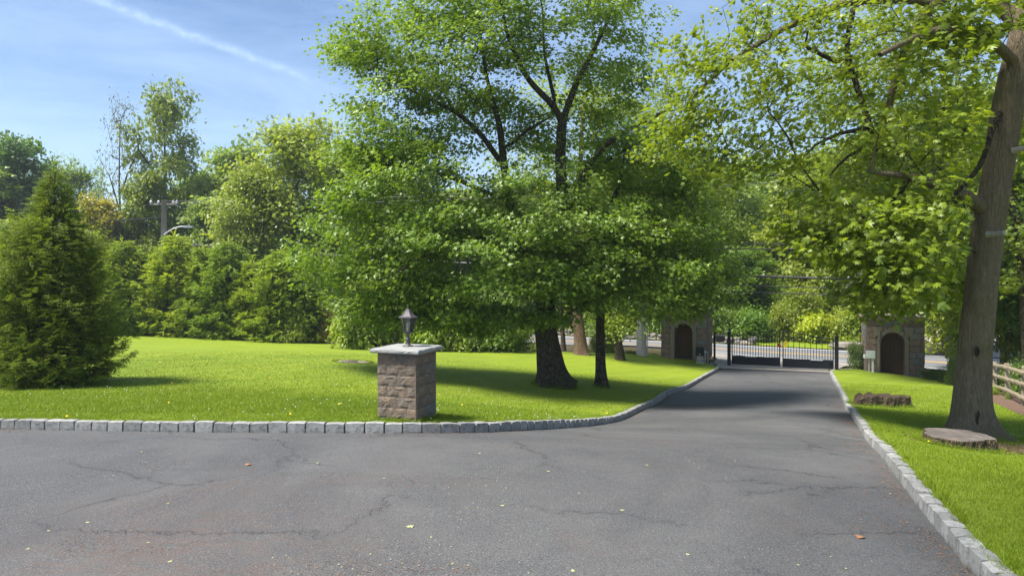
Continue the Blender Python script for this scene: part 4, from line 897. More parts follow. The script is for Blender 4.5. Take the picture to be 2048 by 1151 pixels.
mid_tree(64, (2062, 790), 24.5, [(2060, 740, 24.5, .22), (2052, 600, 24.5, .19), (2040, 450, 24.5, .17), (1990, 330, 24.8, .13), (1900, 220, 25.5, .10), (1800, 160, 26.5, .06), (1700, 150, 27, .03)],
         [(1960, 250, 24.5, 120, 120, 3, 60), (1820, 200, 26, 130, 110, 3.5, 70), (1690, 180, 27.5, 110, 90, 3, 45), (1780, 380, 27.5, 120, 80, 3, 50), (1900, 420, 26, 110, 80, 3, 50), (2010, 500, 24.5, 80, 80, 2.5, 36), (1640, 300, 28, 90, 70, 2.5, 30), (1850, 520, 27.5, 80, 50, 2, 26), (1850, 40, 25, 200, 90, 3.5, 40), (1660, 380, 31.5, 80, 80, 2.5, 50), (1740, 440, 31.5, 80, 70, 2.5, 40)],  # last two crown lobes added out of sight to shade the right gatehouse
         'tall leafy tree behind the leaning maple, its crown reaching over the right gatehouse', 'leafF', 'bark', per=60, size=.18)
# the second stem of the forked tree
# distant woods as one mass
r = R(91); nW = 42000
xw = r.uniform(-95, 95, nW); yw = 84 + r.uniform(0, 14, nW) + .001 * xw ** 2
top = 6.5 + 5.5 * vnoise(np.c_[xw, yw * .3, np.zeros(nW)], .12, 4) + 2.0 * vnoise(np.c_[xw, yw, np.zeros(nW)], .6, 5) + np.where(xw > 10, 5.0, 0) * np.clip((xw - 10) / 20, 0, 1)
zw = -2.5 + (top + 1) * r.uniform(0, 1, nW) ** .8
keep = vnoise(np.c_[xw, yw, zw], .55, 6) > .40; xw, yw, zw = xw[keep], yw[keep], zw[keep]; nW = len(xw)
me = scatter('distant_woods', 'leaf3', np.c_[xw, yw, zw], r.normal(0, 1, (nW, 3)), np.array([0, -.6, .8]) + r.normal(0, .5, (nW, 3)), r.uniform(.5, .95, nW), r.uniform(0, 1, nW), M['leafG'])
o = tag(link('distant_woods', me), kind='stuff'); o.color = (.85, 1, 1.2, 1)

# ---------------------------------------------------------------- grass
def inside(poly, p):
    c = np.zeros(len(p), bool); j = len(poly) - 1
    for i in range(len(poly)):
        xi, yi = poly[i]; xj, yj = poly[j]
        c ^= ((yi > p[:, 1]) != (yj > p[:, 1])) & (p[:, 0] < (xj - xi) * (p[:, 1] - yi) / (yj - yi + 1e-12) + xi); j = i
    return c
def blades(name, poly, box, n, h, w, seed, dens=None, lift=.118):
    r = R(seed); x0, x1, y0, y1 = box; p = np.stack([r.uniform(x0, x1, n), y0 + (y1 - y0) * (1 - (1 - r.uniform(0, 1, n)) ** (1 / dens if dens else 1))], 1)
    p = p[inside(poly, p)]; cl = vnoise(np.c_[p, np.zeros(len(p))], 6, seed); p = p[r.rand(len(p)) < .45 + .8 * cl]; m = len(p)
    gxs = np.arange(x0, x1 + .5, .5); gys = np.arange(y0, y1 + .5, .5); GX, GY = np.meshgrid(gxs, gys); GZ = G(GX, GY)
    fx = (p[:, 0] - x0) / .5; fy = (p[:, 1] - y0) / .5; ix = np.clip(fx.astype(int), 0, len(gxs) - 2); iy = np.clip(fy.astype(int), 0, len(gys) - 2); fx -= ix; fy -= iy
    z = (GZ[iy, ix] * (1 - fx) * (1 - fy) + GZ[iy, ix + 1] * fx * (1 - fy) + GZ[iy + 1, ix] * (1 - fx) * fy + GZ[iy + 1, ix + 1] * fx * fy) + lift
    a = r.uniform(0, 6.283, m); hh = h * r.uniform(.5, 1.25, m) * (.7 + .6 * vnoise(np.c_[p, np.zeros(m)], 1.7, seed + 1)); ln = r.normal(0, .5, (m, 2)) * hh[:, None]
    B = np.c_[p, z]; d = np.c_[np.cos(a), np.sin(a), np.zeros(m)] * (w * .5); V = np.stack([B - d, B + d, B + np.c_[ln, hh]], 1).reshape(-1, 3)
    o = tag(link(name, mesh(name, V, [np.arange(m * 3).reshape(-1, 3)], M['blade'], False, np.repeat(r.rand(m), 3))), kind='stuff'); return o
near = offset(pL, .125)
blades('lawn_grass', lawnL, (-9.5, 3.5, 9.1, 15), 260000, .030, .006, 1, 2.0)
blades('lawn_grass', lawnL, (-17, 9, 10, 28), 190000, .034, .013, 2, 2.2)
blades('verge_grass', lawnR, (3.2, 9.5, 3.5, 12.5), 380000, .034, .005, 3)
blades('verge_grass', lawnR, (6, 16.5, 11.5, 26), 150000, .036, .011, 4, 1.8)
# taller untrimmed tufts against the kerbs and the pillar
def tufts(name, path, side, n, seed, h=.09):
    r = R(seed); k = r.randint(0, len(path), n); p = offset(path, side)[k] + r.normal(0, .035, (n, 2)); keep = vnoise(np.c_[p, np.zeros(n)], 2.5, seed) > .5; p = p[keep]; n = len(p)
    z = G(p[:, 0], p[:, 1]) + .10; a = r.uniform(0, 6.28, n); hh = h * r.uniform(.4, 1.1, n); ln = r.normal(0, .5, (n, 2)) * hh[:, None]; B = np.c_[p, z]; d = np.c_[np.cos(a), np.sin(a), np.zeros(n)] * .004
    V = np.stack([B - d, B + d, B + np.c_[ln, hh]], 1).reshape(-1, 3); tag(link(name, mesh(name, V, [np.arange(n * 3).reshape(-1, 3)], M['blade'], False, np.repeat(r.rand(n), 3))), kind='stuff')
tufts('kerb_grass', xL[:260], .17, 9000, 5, .06); tufts('kerb_grass', xR[:160], -.18, 14000, 6, .08)

# a tree standing behind the viewpoint, its crown reaching over the near right of the drive and out of the frame above
r = R(66); b0 = np.array([5.8, -3.6, 0]); b0[2] = gz(5.8, -3.6)
lb = [[(5.8, -3.6, b0[2], .28), (5.7, -3.2, 2.5, .24), (5.0, -2.2, 5.2, .19), (3.6, -.4, 7.0, .14), (2.0, 1.6, 8.0, .09), (.4, 3.4, 8.8, .05)], [(5.0, -2.2, 5.2, .1), (5.4, .5, 7.5, .07), (4.6, 2.6, 8.6, .04)], [(3.6, -.4, 7.0, .08), (.8, .2, 8.3, .05), (-1.2, 1.0, 9.0, .03)]]
att = ellip(r, (1.2, 2.4, 8.6), 3.6, 3.4, 1.3, 150) + ellip(r, (3.8, .4, 8.0), 2.6, 2.4, 1.3, 50)
ch, T, TD, _ = grow(lb, att, .6, .008, 2.4, seed=66)
ps = crown_leaves(T, TD, 30, .34, .16, r, centre=np.array([2., 2., 8.]), flat=.4)
finish('broadleaf_tree', tuple(b0), 'tree just outside the frame whose crown shades the near right of the drive', 'tree', wood('trunk', ch, M['bark'], .3, .08, .012, .06, 9, 16), scatter('crown', 'tri', *ps, M['leafF']))

# clover heads and dandelions dotted over the lawns
def flowers(name, poly, box, n, size, mat, seed, h=.045):
    r = R(seed); p = np.stack([r.uniform(box[0], box[1], n), r.uniform(box[2], box[3], n)], 1); p = p[inside(poly, p)]; p = p[vnoise(np.c_[p, 0 * p[:, 0]], .6, seed) > .52]; z = G(p[:, 0], p[:, 1]) + .12 + h; mb = MB()
    for (x, y), zz in zip(p, z):
        k = size * r.uniform(.6, 1.2); mb.lathe([(0, -k * .4), (k, 0), (k * .6, k * .6), (0, k * .7)], 5, (x, y, zz))
    tag(link(name, mb.mesh(name, mat)), kind='stuff')
flowers('clover_flowers', lawnL, (-9, 6, 9.2, 22), 700, .009, M['white'], 41); flowers('dandelion_flowers', lawnL, (-14, 8, 9.3, 26), 130, .020, M['ytag'], 42); flowers('dandelion_flowers', lawnR, (4, 15, 5, 24), 70, .018, M['ytag'], 43)
# ---------------------------------------------------------------- brick pillar and lantern
TH = rad(-20.5)
corner = P(832, 838, 9.22); ux = np.array([math.cos(TH), math.sin(TH)]); uy = np.array([-math.sin(TH), math.cos(TH)])
pc = corner[:2] - ux * .30 + uy * .30; pz = L(pc[0], pc[1]) - .06
pil = tag(empty('stone_pillar', (pc[0], pc[1], pz), TH), 'square pillar of brown rough-faced blocks with a grey slab on top', 'pillar')
MB().box((0, 0, .49), (.52, .52, .96)).obj('mortar_core', M['mortar'], pil)
bl = [rough_block('block', (1, 1, 1), M['block'], 100 + s, .022, .975, 1.015, .985) for s in range(10)]
def fine_block(seed):
    """rock-faced block, unit size: outer faces rough"""
    return bl[seed % 10]
rb = R(8); ch_ = .1475; top_z = .985
# finer rock faces: subdivided box with displaced faces
def rock_face_block(seed, size, nx=8, nz=5, amp=.011):
    r = R(seed); sx, sy, sz = size; V = []; Q = []
    def face(o, du, dv, nn_, a, b):
        b0 = len(V); us = np.linspace(0, 1, a + 1); vs = np.linspace(0, 1, b + 1)
        for v in vs:
            for u in us:
                e = min(u, 1 - u, v, 1 - v); p = o + du * u + dv * v; ed = min(1, e * 5)
                d = amp * (.35 + 1.5 * (float(vnoise(p[None] * 1.0, 16, seed)[0]) - .3) + .8 * (float(vnoise(p[None], 40, seed)[0]) - .5)) * ed
                V.append(p + nn_ * d)
        for j in range(b):
            for i in range(a): q = b0 + j * (a + 1) + i; Q.append([q, q + 1, q + a + 2, q + a + 1])
    h = np.array([sx, sy, sz]) / 2; X_, Y_, Z_ = np.eye(3)
    face(np.array([-h[0], -h[1], -h[2]]), X_ * sx, Z_ * sz, -Y_, nx, nz); face(np.array([h[0], h[1], -h[2]]), -X_ * sx, Z_ * sz, Y_, 2, 1)
    face(np.array([h[0], -h[1], -h[2]]), Y_ * sy, Z_ * sz, X_, max(3, int(nx * sy / sx)), nz); face(np.array([-h[0], h[1], -h[2]]), -Y_ * sy, Z_ * sz, -X_, max(3, int(nx * sy / sx)), nz)
    face(np.array([-h[0], -h[1], h[2]]), X_ * sx, Y_ * sy, Z_ * .2, 2, 1)
    return mesh('block', V, [np.array(Q)], M['block'])
fb = [rock_face_block(200 + k, (.296, .148, .143)) for k in range(6)]
for c in range(7):
    z = top_z - ch_ * (c + .5)
    if c % 2 == 0: lay = [(-.15, -.225, 0), (.15, -.225, 0), (.15, .225, math.pi), (-.15, .225, math.pi), (.225, 0, math.pi / 2), (-.225, 0, -math.pi / 2)]
    else: lay = [(.225, -.15, math.pi / 2), (.225, .15, math.pi / 2), (-.225, .15, -math.pi / 2), (-.225, -.15, -math.pi / 2), (0, -.225, 0), (0, .225, math.pi)]
    for (x, y, a) in lay:
        o = link('block', fb[rb.randint(6)], pil); o.location = (x * 1.003, y * 1.003, z); o.rotation_euler = (rb.uniform(-.01, .01), rb.uniform(-.008, .008), a)
# cap slab with a pitched, rock-faced edge
nx_ = 26; V = []; Q = []; rr_ = R(9); hw_ = .375
per_ = []
for s in range(4):
    for k in range(nx_):
        t = -1 + 2 * k / nx_; p = [(t, -1), (1, t), (-t, 1), (-1, -t)][s]; per_.append(np.array(p) * hw_)
per_ = np.array(per_); nP = len(per_)
for lv, (zz, ins) in enumerate([(0, .012), (.018, 0), (.042, .002), (.058, .010), (.062, .022)]):
    nz_ = (vnoise(np.c_[per_, np.full(nP, zz * 6)], 22, 3) - .5) * (.014 if 0 < lv < 4 else .004)
    q_ = per_ * (1 - (ins - nz_)[:, None] / hw_); V += [(a, b, zz + top_z + .004 + (vnoise(np.c_[per_, np.zeros(nP)], 18, lv)[i] - .5) * (.006 if lv > 2 else .002)) for i, (a, b) in enumerate(q_)]
for lv in range(4):
    for k in range(nP): Q.append([lv * nP + k, lv * nP + (k + 1) % nP, (lv + 1) * nP + (k + 1) % nP, (lv + 1) * nP + k])
V.append((0, 0, top_z + .068)); V.append((0, 0, top_z + .004)); Tt = [[4 * nP + k, 4 * nP + (k + 1) % nP, len(V) - 2] for k in range(nP)] + [[(k + 1) % nP, k, len(V) - 1] for k in range(nP)]
link('cap_slab', mesh('cap_slab', V, [np.array(Q), np.array(Tt)], M['capstone']), pil)
# lantern: six-sided tapering glass lantern on a short post
def lantern(name, loc, rz, label, s=1.0, mat='bronze', cat='lantern'):
    root = tag(empty(name, loc, rz, (s, s, s)), label, cat); m = M[mat]
    MB().lathe([(0, 0), (.072, 0), (.074, .008), (.066, .014), (.04, .02), (.030, .032), (.028, .085), (.036, .095), (.034, .105), (.022, .115), (.022, .15), (.030, .17), (.052, .185), (0, .19)], 20).obj('base', m, root, True)
    k6 = 6; lo, hi, z0, z1 = .062, .105, .186, .375
    mb = MB()
    for z, rr, t in ((z0, lo, .010), (z1, hi, .012)): mb.lathe([(rr - .012, z), (rr + .004, z), (rr + .004, z + t), (rr - .012, z + t), (rr - .012, z)], 6)
    mb.obj('frame_ring', m, root)
    for k in range(6):
        a = k * math.pi / 3; b = (k + 1) * math.pi / 3; p = lambda r_, z_, q: np.array([r_ * math.cos(q), r_ * math.sin(q), z_])
        MB().tube([p(lo, z0 + .005, a), p(hi, z1 + .005, a)], [.005, .005], 4).obj('corner_bar', m, root)
        V = [p(lo - .004, z0 + .01, a), p(lo - .004, z0 + .01, b), p(hi - .004, z1, b), p(hi - .004, z1, a)]; i_ = [v * np.array([.975, .975, 1]) for v in V]
        link('glass_pane', mesh('glass_pane', V + i_, [np.array([[0, 1, 2, 3], [7, 6, 5, 4], [0, 4, 5, 1], [1, 5, 6, 2], [2, 6, 7, 3], [3, 7, 4, 0]])], M['glass']), root)
    MB().lathe([(.095, .375), (.127, .378), (.130, .392), (.122, .398), (.098, .41), (.072, .432), (.052, .46), (.046, .468), (.034, .488), (.014, .50), (.008, .512)], 6).obj('roof', m, root)
    MB().lathe([(.006, .505), (.006, .518), (.014, .524), (.006, .531), (.006, .538), (.012, .546), (.0, .556)], 12).obj('finial', m, root, True)
    for k in range(3):
        a = k * 2.09 + .4; x, y = .022 * math.cos(a), .022 * math.sin(a)
        MB().lathe([(0, .19), (.009, .19), (.009, .27), (0, .27)], 8, (x, y, 0)).lathe([(0, .27), (.008, .275), (.011, .29), (.006, .31), (0, .325)], 8, (x, y, 0)).obj('candle_bulb', M['candle'], root, True)
    MB().tube([(0, 0, .185), (0, 0, .25)], [.008, .006], 6).obj('stem', m, root)
    return root
lantern('post_lantern', (pc[0] + .005, pc[1] + .03, pz + top_z + .066), TH + .3, 'dark bronze glass lantern standing on the block pillar', 1.06)

# ---------------------------------------------------------------- gatehouses
def gatehouse(loc, w, h, door_u, door_w, door_h, label, seed, sur=.20, closed=False, ydep=2.35, courses=9):
    """local frame: the front-right corner at (w/2,-d/2); front faces -Y"""
    root = tag(empty('gatehouse', loc, TH - rad(1.5)), label, 'gatehouse'); r = R(seed); d = ydep; ws = .30
    # dark core built as walls with the doorway left open
    mb = MB(); du0, du1 = door_u - door_w / 2, door_u + door_w / 2
    mb.box((-w / 2 + ws / 2, 0, h / 2), (ws - .06, d - .06, h - .02)).box((w / 2 - ws / 2, 0, h / 2), (ws - .06, d - .06, h - .02)).box((0, d / 2 - ws / 2, h / 2), (w - .62, ws - .06, h - .02))
    mb.box(((-w / 2 + du0 - sur) / 2 + .1, -d / 2 + ws / 2 + .02, h / 2), (max(.05, du0 - sur + w / 2 - .25), ws - .10, h - .04)); mb.box(((w / 2 + du1 + sur) / 2 - .1, -d / 2 + ws / 2 + .02, h / 2), (max(.05, w / 2 - du1 - sur - .25), ws - .10, h - .04))
    mb.box((door_u, -d / 2 + ws / 2 + .02, (h + door_h + .25) / 2), (door_w + 2 * sur, ws - .12, h - door_h - .28))
    mb.box((0, 0, .01), (w - .7, d - .7, .05))
    mb.obj('wall_core', M['mortar'], root)
    stones = [rough_block('stone', (1, 1, 1), M['gstone'], seed * 50 + k, .04, .975, 1.0, .99) for k in range(10)]
    ch2 = (h - .0) / courses
    def row(axis, fixed, a0, a1, z, zh, depth):
        u = a0
        while u < a1 - .02:
            l = min(r.uniform(.28, .55), a1 - u)
            if a1 - u - l < .14: l = a1 - u
            c = u + l / 2; o = link('stone', stones[r.randint(10)], root)
            o.location = (c, fixed, z) if axis == 0 else (fixed, c, z); dd = depth + r.uniform(-.02, .02); o.scale = (l - .018, dd, zh - .018) if axis == 0 else (dd, l - .018, zh - .018); u += l
    z = 0
    for c in range(courses):
        zh = ch2; zc = z + zh / 2; j = .0
        inner0, inner1 = du0 - sur, du1 + sur
        if zc < door_h + .12: row(0, -d / 2 + .05, -w / 2, inner0, zc, zh, .16); row(0, -d / 2 + .05, inner1, w / 2, zc, zh, .16)
        else: row(0, -d / 2 + .05, -w / 2, w / 2, zc, zh, .16)
        row(1, w / 2 - .05, -d / 2 + .14, d / 2, zc, zh, .16); row(1, -w / 2 + .05, -d / 2 + .14, d / 2, zc, zh, .16)
        z += zh
    # smooth stone surround: jamb blocks and an arch of wedge stones
    spring = door_h - door_w / 2; z = 0
    while z < spring - .02:
        zh = min(.30, spring - z)
        for sg, e in ((-1, du0 - sur / 2), (1, du1 + sur / 2)):
            o = link('jamb_stone', MB().box((0, 0, 0), (1, 1, 1)).mesh('jamb_stone', M['trimstone']), root); o.location = (e, -d / 2 + .10, z + zh / 2); o.scale = (sur - .008, .33, zh - .008)
        z += zh
    nW_ = 9; R0, R1 = door_w / 2, door_w / 2 + sur
    for k in range(nW_):
        a0, a1 = math.pi * k / nW_ + .008, math.pi * (k + 1) / nW_ - .008; V = []
        for y in (-d / 2 - .062, -d / 2 + .24):
            for rr, a in ((R0, a0), (R1 * 1.02, a0), (R1 * 1.02, a1), (R0, a1)): V.append((door_u + rr * math.cos(a), y, spring + rr * math.sin(a)))
        link('arch_stone', mesh('arch_stone', V, [np.array([[3, 2, 1, 0], [4, 5, 6, 7], [0, 1, 5, 4], [1, 2, 6, 5], [2, 3, 7, 6], [3, 0, 4, 7]])[:, ::-1]], M['trimstone']), root)
    # plain filling stones between arch and courses
    for sg in (-1, 1):
        o = link('spandrel_stone', MB().box((0, 0, 0), (1, 1, 1)).mesh('spandrel_stone', M['trimstone']), root); o.location = (door_u + sg * (R1 - .03), -d / 2 + .10, door_h + .02); o.scale = (.30, .26, .42)
    # roof slabs
    MB().box((0, 0, h + .05), (w + .28, d + .28, .10)).obj('roof_slab', M['trimstone'], root); MB().box((0, 0, h + .135), (w + .12, d + .12, .07)).obj('roof_slab', M['trimstone'], root)
    # door: wooden boards on the inner side of the doorway
    yb = -d / 2 + (.52 if closed else .62); dr = link('door', MB().box((0, .03, 0), (door_w + .2, .03, door_h + .1)).mesh('door', M['doorwood']), root); dr.location = (door_u, yb, door_h / 2 + .03)
    nb = 7
    for k in range(nb):
        o = link('door_board', MB().box((0, 0, 0), ((door_w + .2) / nb - .008, .03, door_h + .08)).mesh('door_board', M['doorwood']), dr); o.location = (-(door_w + .2) / 2 + (k + .5) * (door_w + .2) / nb, 0, 0)
    o = link('door_rail', MB().box((0, 0, 0), (door_w + .1, .025, .10)).mesh('door_rail', M['doorwood']), dr); o.location = (0, -.03, -.1)
    for sg in (-1, 1):      # thick stone reveals behind the surround
        o = link('reveal', MB().box((0, 0, 0), (.14, .34, spring + .05)).mesh('reveal', M['gstone']), root); o.location = (door_u + sg * (door_w / 2 + .075), -d / 2 + .44, (spring + .05) / 2)
    return root
def house_at(pxc, pyc, Y, w, d, corner_right=True):
    c = P(pxc, pyc, Y); a = TH - rad(1.5); ex = np.array([math.cos(a), math.sin(a)]); ey = np.array([-math.sin(a), math.cos(a)])
    q = c[:2] + (-ex if corner_right else ex) * w / 2 + ey * d / 2; return (q[0], q[1], c[2])
w_ = 2.35; a_ = TH - rad(1.5)
lc = house_at(1414, 719, 35.3, w_, 2.35); g1 = gatehouse((lc[0], lc[1], lc[2] - .04), w_, 2.42, -.02, .94, 1.88, 'left stone gatehouse in daylight with an open arched doorway', 5, .22)
rc = house_at(1736, 741, 33.4, w_, 2.35, False); rz_ = 2 - (752 - 545) / 1365 * 32.6
g2 = gatehouse((rc[0], rc[1], rz_ - .06), w_ + .1, 2.72, -.12, 1.05, 2.12, 'right stone gatehouse in deep shade with a closed wooden door', 6, .17, True, courses=9)
lantern('roof_lantern', (lc[0] - .1, lc[1], lc[2] + 2.55), 0, 'pale lantern half hidden in leaves on the left gatehouse roof', 1.0, 'metal')
lantern('roof_lantern', (rc[0], rc[1], rz_ + 2.83), 0, 'black lantern on the roof of the right gatehouse', 1.25, 'black')

# ---------------------------------------------------------------- driveway gate
pl_ = P(1458, 727, 34.8); pr_ = P(1673, 741, 33.0); pl_[2] = gz(*pl_[:2], .03); pr_[2] = gz(*pr_[:2], .03); print('GATE', pl_[2], pr_[2], [round(gz(*(pl_ + (pr_ - pl_) * t)[:2]), 3) for t in (0, .25, .5, .75, 1)])
gd = pr_ - pl_; gl = np.linalg.norm(gd[:2]); ga = math.atan2(gd[1], gd[0])
for nm_, q, lb_ in ((0, pl_, 'square black gate post with ball top beside the left gatehouse'), (1, pr_, 'square black gate post with ball top at the right end of the gate')):
    rt = tag(empty('gate_post', (q[0], q[1], q[2] - .05), ga), lb_, 'gate post', 'posts of the driveway gate')
    MB().box((0, 0, .86), (.165, .165, 1.72)).obj('post', M['black'], rt); MB().box((0, 0, 1.74), (.20, .20, .035)).obj('post_cap', M['black'], rt)
    MB().lathe([(0, 1.757), (.035, 1.76), (.03, 1.79), (.06, 1.82), (.068, 1.85), (.055, 1.885), (0, 1.91)], 14).obj('ball_finial', M['black'], rt, True)
leaf_w = (gl - .165 - .16) / 2; slope = gd[2] / gl
for sd_, lb_ in ((0, 'left leaf of the black iron driveway gate'), (1, 'right leaf of the black iron driveway gate')):
    hx = .125 if sd_ == 0 else gl - .125; dirx = 1 if sd_ == 0 else -1
    base = pl_ + gd * (hx / gl); rt = tag(empty('driveway_gate', (base[0], base[1], pl_[2] + slope * hx), ga), lb_, 'gate', 'leaves of the driveway gate')
    bar = M['black']; W0 = leaf_w - .015
    def zt(u): return 1.56 + .26 * (math.sin((u / W0 - .5) * math.pi) + 1) / 2
    def X_(u): return dirx * u
    sl = lambda u: slope * dirx * u
    MB().box((X_(W0 / 2), 0, .30 + sl(W0 / 2)), (W0 - .06, .025, .38)).obj('kick_panel', bar, rt)
    MB().box((X_(.025), 0, .85), (.05, .05, 1.50)).obj('hinge_stile', bar, rt); MB().box((X_(W0 - .025), 0, .96 + sl(W0)), (.055, .05, 1.74)).obj('meeting_stile', bar, rt)
    MB().box((X_(W0 / 2), 0, .50 + sl(W0 / 2)), (W0, .04, .035)).obj('middle_rail', bar, rt); MB().box((X_(W0 / 2), 0, .10 + sl(W0 / 2)), (W0, .045, .04)).obj('bottom_rail', bar, rt)
    us = np.linspace(.0, W0, 16)
    MB().tube([(X_(u), 0, zt(u) + sl(u)) for u in us], .026, 6).obj('top_rail', bar, rt); MB().tube([(X_(u), 0, zt(u) - .22 + sl(u)) for u in us], .020, 6).obj('lower_arch_rail', bar, rt)
    npk = 18; pk = MB().box((0, 0, .5), (.028, .028, 1)).mesh('picket', bar)
    for k in range(1, npk):
        u = W0 * k / npk; topz = (zt(u) if k % 2 == 0 else (1.02 if sd_ else zt(u) - .22)) + sl(u); o = link('picket', pk, rt); b_ = .50 + sl(u); o.location = (X_(u), 0, b_); o.scale = (1, 1, topz - b_)
    MB().box((X_(.12), -.06, .46), (.22, .08, .09)).obj('hinge_arm', bar, rt)
    o = MB().box((X_(W0 * .33 if sd_ else W0 * .40), -.04, .50 + sl(.8)), (.55, .03, .05)).obj('operator_arm', M['metal'], rt)
c_ = pl_ + gd * .5; ez = c_[2]
t_ = tag(empty('yellow_tag', (c_[0] + .13, c_[1] - .10, ez + 1.10), ga), 'small bright yellow tag hanging at the middle of the gate', 'tag')
MB().box((0, 0, .05), (.14, .025, .26)).box((.10, 0, .14), (.08, .025, .08)).box((0, 0, .20), (.09, .025, .08)).obj('tag_plate', M['ytag'], t_)
t_ = tag(empty('red_tag', (c_[0] - .12, c_[1] - .06, ez + 1.10), ga), 'small dark red and white tag left of the yellow one on the gate', 'tag')
MB().box((0, 0, .05), (.17, .025, .20)).obj('tag_plate', M['red'], t_); MB().box((.08, -.02, .10), (.07, .02, .10)).obj('white_corner', M['white'], t_)

# gate operator box on white conduits, meter box, mailbox, hook
q = P(1400, 718, 34.6); q[2] = L(q[0], q[1]) - .02
rt = tag(empty('control_box', tuple(q), TH), 'black control box on thin white conduits beside the left gatehouse', 'control box'); s_ = .5
MB().box((0, 0, .64), (.40, .25, .40)).obj('box', M['black'], rt); MB().box((0, 0, .86), (.36, .22, .05)).obj('lid', M['black'], rt); MB().box((0, -.13, .52), (.10, .01, .03)).obj('name_plate', M['metal'], rt)
for k in range(6):
    MB().tube([(-.15 + k * .06 - .02 * (k - 2.5) * -.3, -.02, 0), (-.125 + k * .05, 0, .46)], .012, 5).obj('conduit', M['white'], rt)
q = P(1410, 718, 34.7); q[2] = L(q[0], q[1]) - .02
rt = tag(empty('outlet_post', tuple(q), TH), 'small grey outlet box on a thin pipe right of the black control box', 'outlet'); MB().box((0, 0, .62), (.10, .08, .16)).obj('box', M['greybox'], rt); MB().tube([(.0, 0, 0), (.0, 0, .54)], .018, 6).obj('pipe', M['metal'], rt); MB().tube([(.14, .02, 0), (.14, .02, .62), (.05, 0, .62)], .014, 6).obj('pipe', M['metal'], rt)
q = P(1741, 741, 32.9); q[2] = L(q[0], q[1]) - .02
rt = tag(empty('utility_box', tuple(q), TH - .05), 'pale grey utility box on two legs in front of the right gatehouse', 'utility box')
MB().box((0, 0, .86), (.40, .16, .36)).obj('box', M['greybox'], rt); MB().box((0, -.085, .86), (.36, .012, .32)).obj('cover', M['greybox'], rt)
MB().box((-.07, 0, .34), (.03, .03, .68)).obj('leg', M['greybox'], rt); MB().box((.09, 0, .34), (.09, .05, .68)).obj('leg', M['greybox'], rt); MB().box((-.27, 0, .77), (.09, .1, .18)).obj('side_box', M['white'], rt)
# down pipe on the right gatehouse
o = MB().tube([(-.70, -1.30, 0), (-.70, -1.30, 2.2), (-.62, -1.27, 2.35), (-.62, -1.27, 2.6)], .025, 8).obj('down_pipe', M['trimstone'], g2)
q = P(1429, 712, 38.0); q[2] = gz(q[0], q[1])
rt = tag(empty('mailbox', tuple(q), TH), 'brown rounded mailbox on a dark post just past the left gatehouse', 'mailbox')
H_ = 2 - (663 - 545) / 1365 * 38 - q[2]
MB().box((0, 0, H_ / 2), (.11, .11, H_)).obj('post', M['black'], rt); MB().box((.25, 0, H_ - .52), (.5, .10, .05)).obj('bracket', M['black'], rt)
V = []; k_ = 9
for y in (-.14, .14): pass
prof = [(-.15, 0)] + [(-.15 * math.cos(a), .20 + .15 * math.sin(a)) for a in np.linspace(0, math.pi, k_)] + [(.15, 0)]
m_ = len(prof); V = [(.10, a, H_ - .49 + b) for a, b in prof] + [(.56, a, H_ - .49 + b) for a, b in prof]
Qm = [[i_, (i_ + 1) % m_, m_ + (i_ + 1) % m_, m_ + i_] for i_ in range(m_)]; Tm = [[0, k2 + 1, k2] for k2 in range(1, m_ - 1)] + [[m_, m_ + k2, m_ + k2 + 1] for k2 in range(1, m_ - 1)]
link('box', mesh('box', V, [np.array(Qm), np.array(Tm)], M['mailbox']), rt)
q = P(1884, 735, 24.0); q[2] = L(q[0], q[1]) - .02; hz = lambda py: 2 - (py - 545) / 1365 * 24 - q[2]
rt = tag(empty('plant_hook', tuple(q)), 'thin black bent metal hook rising beside the leaning trunk', 'plant hook')
sx = lambda px: (px - 1884) / 1365 * 24
MB().tube([(sx(1918), 0, 0), (sx(1918), 0, hz(700)), (sx(1903), 0, hz(699)), (sx(1884), 0, hz(697)), (sx(1885), 0, hz(690)), (sx(1888), 0, hz(682)), (sx(1893), 0, hz(677)), (sx(1905), 0, hz(672))], .016, 6).obj('rod', M['black'], rt)

